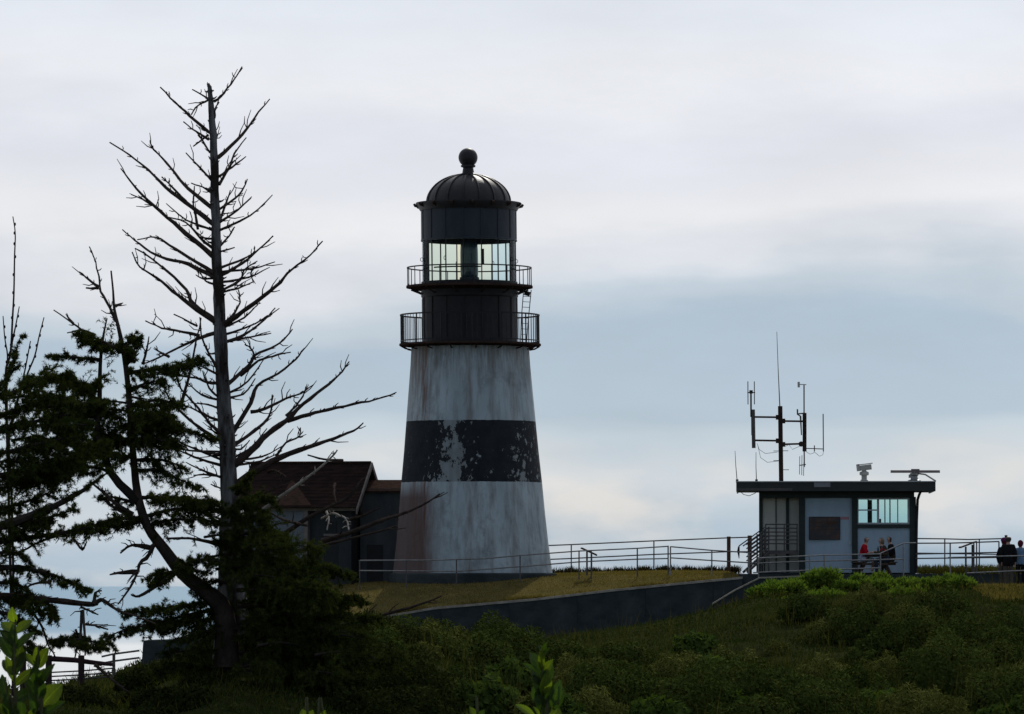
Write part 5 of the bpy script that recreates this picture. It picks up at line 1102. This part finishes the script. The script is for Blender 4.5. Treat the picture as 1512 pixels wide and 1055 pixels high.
# ------------------------------------------------------------------ people
def person(label, loc, facing, pose, top, bottom, hair, height=1.70, long_hair=False, sleeves=True, shorts=False, hat=None, shoes='shoe', lean=0.0, coat=False):
    """figure faces local -Y; one continuous skinned body, clothes are shells over it"""
    J = {}; E = []; Rr = {}
    def j(n, p, r): J[n] = Vector(p); Rr[n] = r if isinstance(r, tuple) else (r, r)
    if pose == 'stand':
        ph = .93
        j('pelvis', (0, 0, ph), (.15, .115)); j('waist', (0, -.005, ph + .13), (.135, .10)); j('chest', (0, 0, ph + .34), (.165, .115)); j('collar', (0, .01, ph + .48), (.10, .075))
    else:
        ph = .54
        j('pelvis', (0, 0.02, ph), (.16, .125)); j('waist', (0, -.02 - lean * .1, ph + .14), (.14, .11)); j('chest', (0, -.04 - lean * .25, ph + .36), (.165, .12)); j('collar', (0, -.05 - lean * .36, ph + .49), (.10, .075))
    c = J['collar']; j('neck', c + Vector((0, -.01, .075)), .053); j('jaw', c + Vector((0, -.045, .14)), (.062, .068)); j('head', c + Vector((0, -.03, .205)), (.078, .092)); j('crown', c + Vector((0, -.02, .265)), (.064, .075))
    j('nose', c + Vector((0, -.128, .185)), .014)
    E += [('pelvis', 'waist'), ('waist', 'chest'), ('chest', 'collar'), ('collar', 'neck'), ('neck', 'jaw'), ('jaw', 'head'), ('head', 'crown'), ('head', 'nose')]
    for s, n in ((-1, 'l'), (1, 'r')):
        j('ear' + n, J['head'] + Vector((s * .085, .01, -.015)), (.014, .022)); E.append(('head', 'ear' + n))
        ch = J['chest']; j('sh' + n, ch + Vector((s * .165, .0, .085)), .062)
        if pose == 'stand':
            j('el' + n, ch + Vector((s * .235, .03, -.19)), .046); j('wr' + n, ch + Vector((s * .225, -.06, -.42)), .031); hd_ = Vector((0, -.02, -1))
            j('hip' + n, (s * .09, 0, ph - .08), .095); j('kn' + n, (s * .10, -.015, .49), .06); j('an' + n, (s * .10, .02, .09), .04); j('to' + n, (s * .115, -.15, .035), (.042, .032))
        else:
            j('el' + n, ch + Vector((s * .22, -.10, -.18)), .046); j('wr' + n, Vector((s * .12, ch.y - .36, .80)), .031); hd_ = Vector((-s * .35, -.94, 0))
            j('hip' + n, (s * .10, -.05, ph - .01), .10); j('kn' + n, (s * .12, -.46, ph - .02), .065); j('an' + n, (s * .12, -.40, .09), .042); j('to' + n, (s * .13, -.57, .035), (.042, .032))
        E += [('chest', 'sh' + n), ('sh' + n, 'el' + n), ('el' + n, 'wr' + n), ('pelvis', 'hip' + n), ('hip' + n, 'kn' + n), ('kn' + n, 'an' + n), ('an' + n, 'to' + n)]
        hd_.normalize(); sd_ = Vector((0, -1, 0)) if pose == 'stand' else Vector((s * .9, -.35, 0)).normalized()
        j('pa' + n, J['wr' + n] + hd_ * .075, (.036, .02)); E.append(('wr' + n, 'pa' + n))
        for q, (o_, l1) in enumerate(((-.027, .055), (-.009, .064), (.009, .06), (.026, .047))):
            a = 'f%d%s' % (q, n); j(a + 'a', J['pa' + n] + hd_ * l1 * .7 + sd_ * o_, .0095); j(a + 'b', J['pa' + n] + hd_ * l1 * 1.25 + sd_ * o_ + Vector((-s * .012, 0, -.012)), .008); E += [('pa' + n, a + 'a'), (a + 'a', a + 'b')]
        j('th' + n, J['pa' + n] - hd_ * .02 + sd_ * .045, .011); j('tt' + n, J['pa' + n] + hd_ * .02 + sd_ * .062, .009); E += [('pa' + n, 'th' + n), ('th' + n, 'tt' + n)]
    names = list(J); me = bpy.data.meshes.new('body_cage'); me.from_pydata([J[n] for n in names], [(names.index(a), names.index(b)) for a, b in E], [])
    ob = bpy.data.objects.new('body_cage', me); col.objects.link(ob); md = ob.modifiers.new('s', 'SKIN'); md.use_smooth_shade = True
    for i, n in enumerate(names): me.skin_vertices[0].data[i].radius = Rr[n]; me.skin_vertices[0].data[i].use_root = (n == 'pelvis')
    sb = ob.modifiers.new('d', 'SUBSURF'); sb.levels = 2; sb.render_levels = 2
    dg = bpy.context.evaluated_depsgraph_get(); ev = bpy.data.meshes.new_from_object(ob.evaluated_get(dg)); ev.name = 'body'
    bpy.data.objects.remove(ob)
    ev.materials.clear(); ev.materials.append(M['skin'])
    root = empty('person', loc); root.rotation_euler = (0, 0, facing); k = height / 1.70; root.scale = (k, k, k); tag(root, label, 'person')
    body = bpy.data.objects.new('body', ev); col.objects.link(body); body.parent = root
    vc = np.array([v.co for v in ev.vertices]); vn = np.array([v.normal for v in ev.vertices])
    segs = [(a, b) for a, b in E]; A = np.array([J[a] for a, b in segs]); B = np.array([J[b] for a, b in segs])
    cen = np.array([p.center for p in ev.polygons]); t = np.clip(((cen[:, None] - A) * (B - A)).sum(-1) / ((B - A) ** 2).sum(-1), 0, 1); dist = np.linalg.norm(cen[:, None] - (A + (B - A) * t[..., None]), axis=-1); near = dist.argmin(1)
    def shell(name, ok, mat, off):
        F_ = [tuple(p.vertices) for p in ev.polygons if ok(segs[near[p.index]], cen[p.index])]
        if not F_: return
        used = sorted({i for f in F_ for i in f}); mp_ = {v: i for i, v in enumerate(used)}
        m2 = bpy.data.meshes.new(name); m2.from_pydata([tuple(vc[i] + vn[i] * off) for i in used], [], [tuple(mp_[i] for i in f) for f in F_]); m2.shade_smooth(); m2.materials.append(M[mat])
        o2 = bpy.data.objects.new(name, m2); col.objects.link(o2); o2.parent = root
    arm = lambda s: s[0][:2] in ('sh', 'el') or s[1][:2] == 'sh'
    tors = lambda s: s[0] in ('pelvis', 'waist', 'chest') and s[1] in ('waist', 'chest', 'collar') 
    leg = lambda s: s[1][:3] == 'hip' or s[0][:3] == 'hip' or s[0][:2] == 'kn'
    kz = J['knl']
    def is_top(s, c_):
        if s[0][:2] == 'el': return sleeves
        if coat and leg(s) and pose == 'stand': return c_[2] > ph - .22
        if leg(s) and pose == 'stand': return c_[2] > ph - .10
        return arm(s) or tors(s)
    def is_bot(s, c_):
        if s[0] == 'pelvis' and s[1] == 'waist': return True
        if s[0][:2] == 'kn' : return not shorts
        return leg(s)
    shell('shirt' if not coat else 'coat', is_top, top, .03 if coat else .02); shell('trousers' if not shorts else 'shorts', is_bot, bottom, .014); [shell('shoe', lambda s, c_, e=e: s[0] == 'an' + e, shoes, .008) for e in 'lr']
    hc_ = J['head']
    def hairy(s, c_): return c_[2] > hc_.z - .10 and (c_[1] > hc_.y + .0 or c_[2] > hc_.z + .05) and s[0] in ('jaw', 'head', 'neck') and c_[1] > hc_.y - .085
    shell('hair', hairy, hair, .02)
    if long_hair: MB().sphere((hc_.x, hc_.y + .05, hc_.z - .03), .1, 12, 8, (1.05, .85, 1.35)).build('hair', M[hair], root, local=True)
    if hat: MB().lathe([(.115, -.01), (.118, .03), (.10, .09), (.05, .125), (.005, .13)], 16, c=(hc_.x, hc_.y + .01, hc_.z + .03)).build('hat', M[hat], root, local=True)
    for s in (-1, 1): MB().sphere((s * .032, hc_.y - .082, hc_.z - .005), .012, 6, 4).build('eye', M['eye'], root, local=True)
    MB().box((0, hc_.y - .094, hc_.z - .075), (.045, .012, .009)).build('mouth', M['sign_red'], root, False, local=True)
    return root

# picnic table, seen from its end
PY_ = 174.2; tx = pxx(1291, PY_)
tb = empty('picnic_table', (tx, PY_, TZ)); tag(tb, 'wooden picnic table in front of the cabin with people around it', 'table')
for q in range(5): MB().bx(tx - .37 + q * .15, tx - .37 + q * .15 + .138, PY_ - .9, PY_ + .9, TZ + .71, TZ + .75).build('plank', M['table_wood'], tb, False)
for s in (-1, 1):
    for q in range(2): a = tx + s * .62 - .14 + q * .145; MB().bx(a, a + .135, PY_ - .9, PY_ + .9, TZ + .41, TZ + .45).build('bench_plank', M['table_wood'], tb, False)
for y in (-.6, .6):
    MB().bx(tx - .72, tx + .72, PY_ + y - .02, PY_ + y + .02, TZ + .33, TZ + .41).build('bearer', M['table_wood'], tb, False)
    MB().bx(tx - .36, tx + .36, PY_ + y - .02, PY_ + y + .02, TZ + .62, TZ + .71).build('bearer', M['table_wood'], tb, False)
    for s in (-1, 1): MB().tube([(tx + s * .24, PY_ + y + .045, TZ + .66), (tx + s * .56, PY_ + y + .045, TZ + .0)], .045, 4).build('leg', M['table_wood'], tb)
person('seated person with grey hair in a red shirt at the left of the picnic table', (pxx(1272, PY_) - .05, PY_ - .25, TZ), R(82), 'sit', 'cloth_red', 'cloth_shorts', 'hair_grey', 1.72, sleeves=False, shorts=True, shoes='frame_grey', lean=.35)
person('seated person with fair hair in dark olive clothes on the right bench', (pxx(1310, PY_), PY_ - .45, TZ), R(-88), 'sit', 'cloth_olive', 'cloth_jeans', 'hair_fair', 1.66, lean=.5, long_hair=True)
person('seated person with dark hair in a black jacket at the right end of the bench', (pxx(1319, PY_) + .03, PY_ + .15, TZ), R(-86), 'sit', 'cloth_black', 'cloth_olive', 'hair_dark', 1.74, lean=.2)
o = MB().lathe([(.032, 0), (.036, .02), (.036, .17), (.016, .21), (.016, .25), (.001, .25)], 10, c=(pxx(1295, PY_), PY_ - .5, TZ + .752)).build('bottle', M['bottle_teal']); tag(o, 'teal drink bottle standing on the picnic table', 'bottle')
bg_ = empty('bag', (pxx(1302.3, PY_), PY_ - .62, TZ + .752)); tag(bg_, 'small red bag on the picnic table beside the fair haired person', 'bag')
b0 = wloc(bg_); MB().sphere((b0.x, b0.y, b0.z + .105), .105, 12, 8, (1, .8, 1)).build('pouch', M['cloth_red'], bg_); MB().tube([(b0.x - .05, b0.y, b0.z + .19), (b0.x - .03, b0.y, b0.z + .26), (b0.x + .03, b0.y, b0.z + .26), (b0.x + .05, b0.y, b0.z + .19)], .01, 5).build('strap', M['cloth_shorts'], bg_)
# standing visitors at the right edge
def gpt(px, Y): x = pxx(px, Y); return (x, Y, gz(x, Y) + .03)
person('standing person in a bulky black coat and khaki trousers near the right edge', gpt(1489, 170.6), R(172), 'stand', 'cloth_black', 'cloth_khaki', 'hair_dark', 1.76, coat=True)
person('standing person in a purple hat partly hidden behind the black coat', gpt(1482.5, 171.2), R(150), 'stand', 'cloth_black', 'cloth_khaki', 'hair_auburn', 1.66, hat='hat_purple')
person('standing person with auburn hair in a light blue top at the right edge', gpt(1507, 170.8), R(165), 'stand', 'cloth_blue', 'cloth_black', 'hair_auburn', 1.62, long_hair=True, sleeves=False)

# ------------------------------------------------------------------ leafy shoots close to the camera
PYY = 16.0
def leaf_mesh(name, mat, curl):
    n = 7; v = []; f = []
    for i in range(n):
        t = i / (n - 1); w_ = .5 * math.sin(math.pi * min(1, t * .93 + .05)) ** .75 * (1 - .15 * t); zc_ = -curl * (t - .35) ** 2
        for s, lift in ((-1, .10), (-.5, .03), (0, -.02), (.5, .03), (1, .10)): v.append((s * w_ * .42, t, zc_ + lift * w_ * 1.2))
    for i in range(n - 1):
        for k in range(4): f.append((i * 5 + k, i * 5 + k + 1, i * 5 + 6 + k, i * 5 + 5 + k))
    me = bpy.data.meshes.new(name); me.from_pydata(v, [], f); me.shade_smooth(); me.materials.append(M[mat]); return me
LEAVES = [leaf_mesh('leaf', 'leaf_fg', .25), leaf_mesh('leaf', 'leaf_fg', .5), leaf_mesh('leaf', 'leaf_fg_dark', .3), leaf_mesh('leaf', 'leaf_fg', .05)]
def leafy(label, stems, leaves, Y, gx):
    base = Vector((pxx(gx, Y), Y, gz(pxx(gx, Y), Y))); root = empty('leafy_shoot', base); tag(root, label, 'plant')
    for S in stems:
        pts = smooth_pts([at(a, b, Y) for a, b in S] + [base + Vector((random.uniform(-.05, .05), random.uniform(-.05, .05), 0))], 4); MB().tube(pts, [.0032 + .004 * i / len(pts) for i in range(len(pts))], 6).build('stem', M['stem_green'], root)
    for (bx_, by_, tx_, ty_, wd, kd) in leaves:
        dy = random.uniform(-.03, .03); b = at(bx_, by_, Y + random.uniform(-.01, .01)); t_ = at(tx_, ty_, Y + dy); d = t_ - b; ln = d.length; y = d.normalized()
        nrm = Vector((random.uniform(-.7, .7), -1, random.uniform(-.1, .9))); x = y.cross(nrm).normalized(); z = x.cross(y).normalized()
        o = bpy.data.objects.new('leaf', LEAVES[kd]); col.objects.link(o); o.parent = root
        sx = wd * 1.7 / .42 * Y / F
        Mx = Matrix(((x.x, y.x, z.x), (x.y, y.y, z.y), (x.z, y.z, z.z))).to_4x4(); o.matrix_local = Matrix.Translation(b - base) @ Mx @ Matrix.Diagonal((sx, ln, (sx + ln) / 2, 1))
def zl(l): return [(a / 6.03, b / 6.03 + 880, c / 6.03, d / 6.03 + 880, w_ / 6.03, k) for a, b, c, d, w_, k in l]
leafy('fresh green leafy shoots close to the camera at the lower left corner', [[(23, 915), (22, 945), (21, 990), (23, 1040), (24, 1075)], [(57, 955), (56, 985), (54, 1015), (57, 1050), (60, 1075)], [(8, 1000), (12, 1040), (18, 1075)]], zl([
 (130, 240, 95, 120, 60, 1), (135, 330, 10, 230, 75, 0), (140, 330, 285, 205, 62, 0), (130, 440, 5, 300, 60, 2), (130, 520, 110, 250, 55, 2), (140, 470, 300, 310, 60, 2), (120, 560, 0, 350, 75, 2), (135, 640, 190, 430, 70, 0), (135, 700, 215, 470, 75, 2), (120, 700, 20, 560, 60, 2), (130, 800, 300, 640, 55, 1), (130, 760, 60, 540, 60, 0), (140, 920, 310, 830, 70, 2),
 (335, 640, 320, 455, 45, 3), (340, 640, 415, 465, 75, 0), (330, 640, 210, 490, 40, 1), (345, 800, 300, 620, 75, 2), (350, 800, 470, 600, 60, 2), (330, 800, 395, 640, 60, 0), (320, 900, 215, 700, 55, 2), (350, 950, 350, 700, 80, 2), (370, 980, 540, 780, 125, 0), (360, 1060, 560, 930, 70, 2), (340, 1080, 270, 880, 60, 2), (340, 1120, 420, 960, 80, 2), (60, 1070, 0, 960, 70, 0), (80, 1080, 40, 880, 60, 2), (150, 1080, 100, 940, 70, 2), (260, 1090, 300, 1010, 40, 1), (200, 1100, 180, 900, 70, 2), (60, 900, 5, 700, 60, 2), (90, 960, 20, 820, 60, 2)]), PYY, 30)
def zm(l): return [(a / 8.44 + 740, b / 8.44 + 930, c / 8.44 + 740, d / 8.44 + 930, w_ / 8.44, k) for a, b, c, d, w_, k in l]
leafy('green leafy shoot close to the camera at the bottom centre', [[(800, 955), (801, 985), (800, 1020), (802, 1075)], [(826, 1010), (824, 1040), (806, 1075)]], zm([
 (500, 520, 370, 270, 100, 2), (510, 520, 500, 240, 60, 0), (520, 560, 635, 370, 75, 0), (490, 560, 280, 410, 50, 2), (500, 700, 400, 420, 110, 2), (520, 700, 640, 430, 90, 2), (510, 820, 420, 560, 110, 2), (520, 820, 590, 520, 100, 0), (510, 900, 400, 700, 110, 2), (530, 900, 640, 640, 110, 2), (640, 960, 730, 630, 95, 2), (650, 1000, 780, 760, 70, 2), (520, 1000, 440, 780, 90, 2),
 (420, 1080, 170, 910, 60, 1), (480, 1080, 410, 950, 35, 1), (620, 1100, 720, 960, 130, 0), (540, 1080, 580, 860, 90, 2), (510, 300, 470, 180, 40, 2), (515, 300, 560, 160, 40, 2), (515, 330, 600, 220, 40, 2)]), PYY, 803)
leafy('tip of a small leafy shoot left of the bottom centre shoot', [[(704, 1048), (706, 1075)]], [(704, 1066, 695, 1043, 9, 0), (705, 1066, 714, 1049, 8, 2), (704, 1070, 690, 1056, 9, 2)], PYY, 706)
leafy('low leafy shoot tips at the bottom edge under the bare tree', [[(452, 1050), (455, 1075)], [(478, 1052), (470, 1075)]], [(452, 1066, 446, 1047, 9, 0), (454, 1066, 462, 1049, 8, 0), (474, 1068, 479, 1050, 8, 0), (472, 1068, 464, 1054, 8, 2), (236 * 1.0 + 210, 1070, 436, 1056, 9, 2)], PYY, 460)
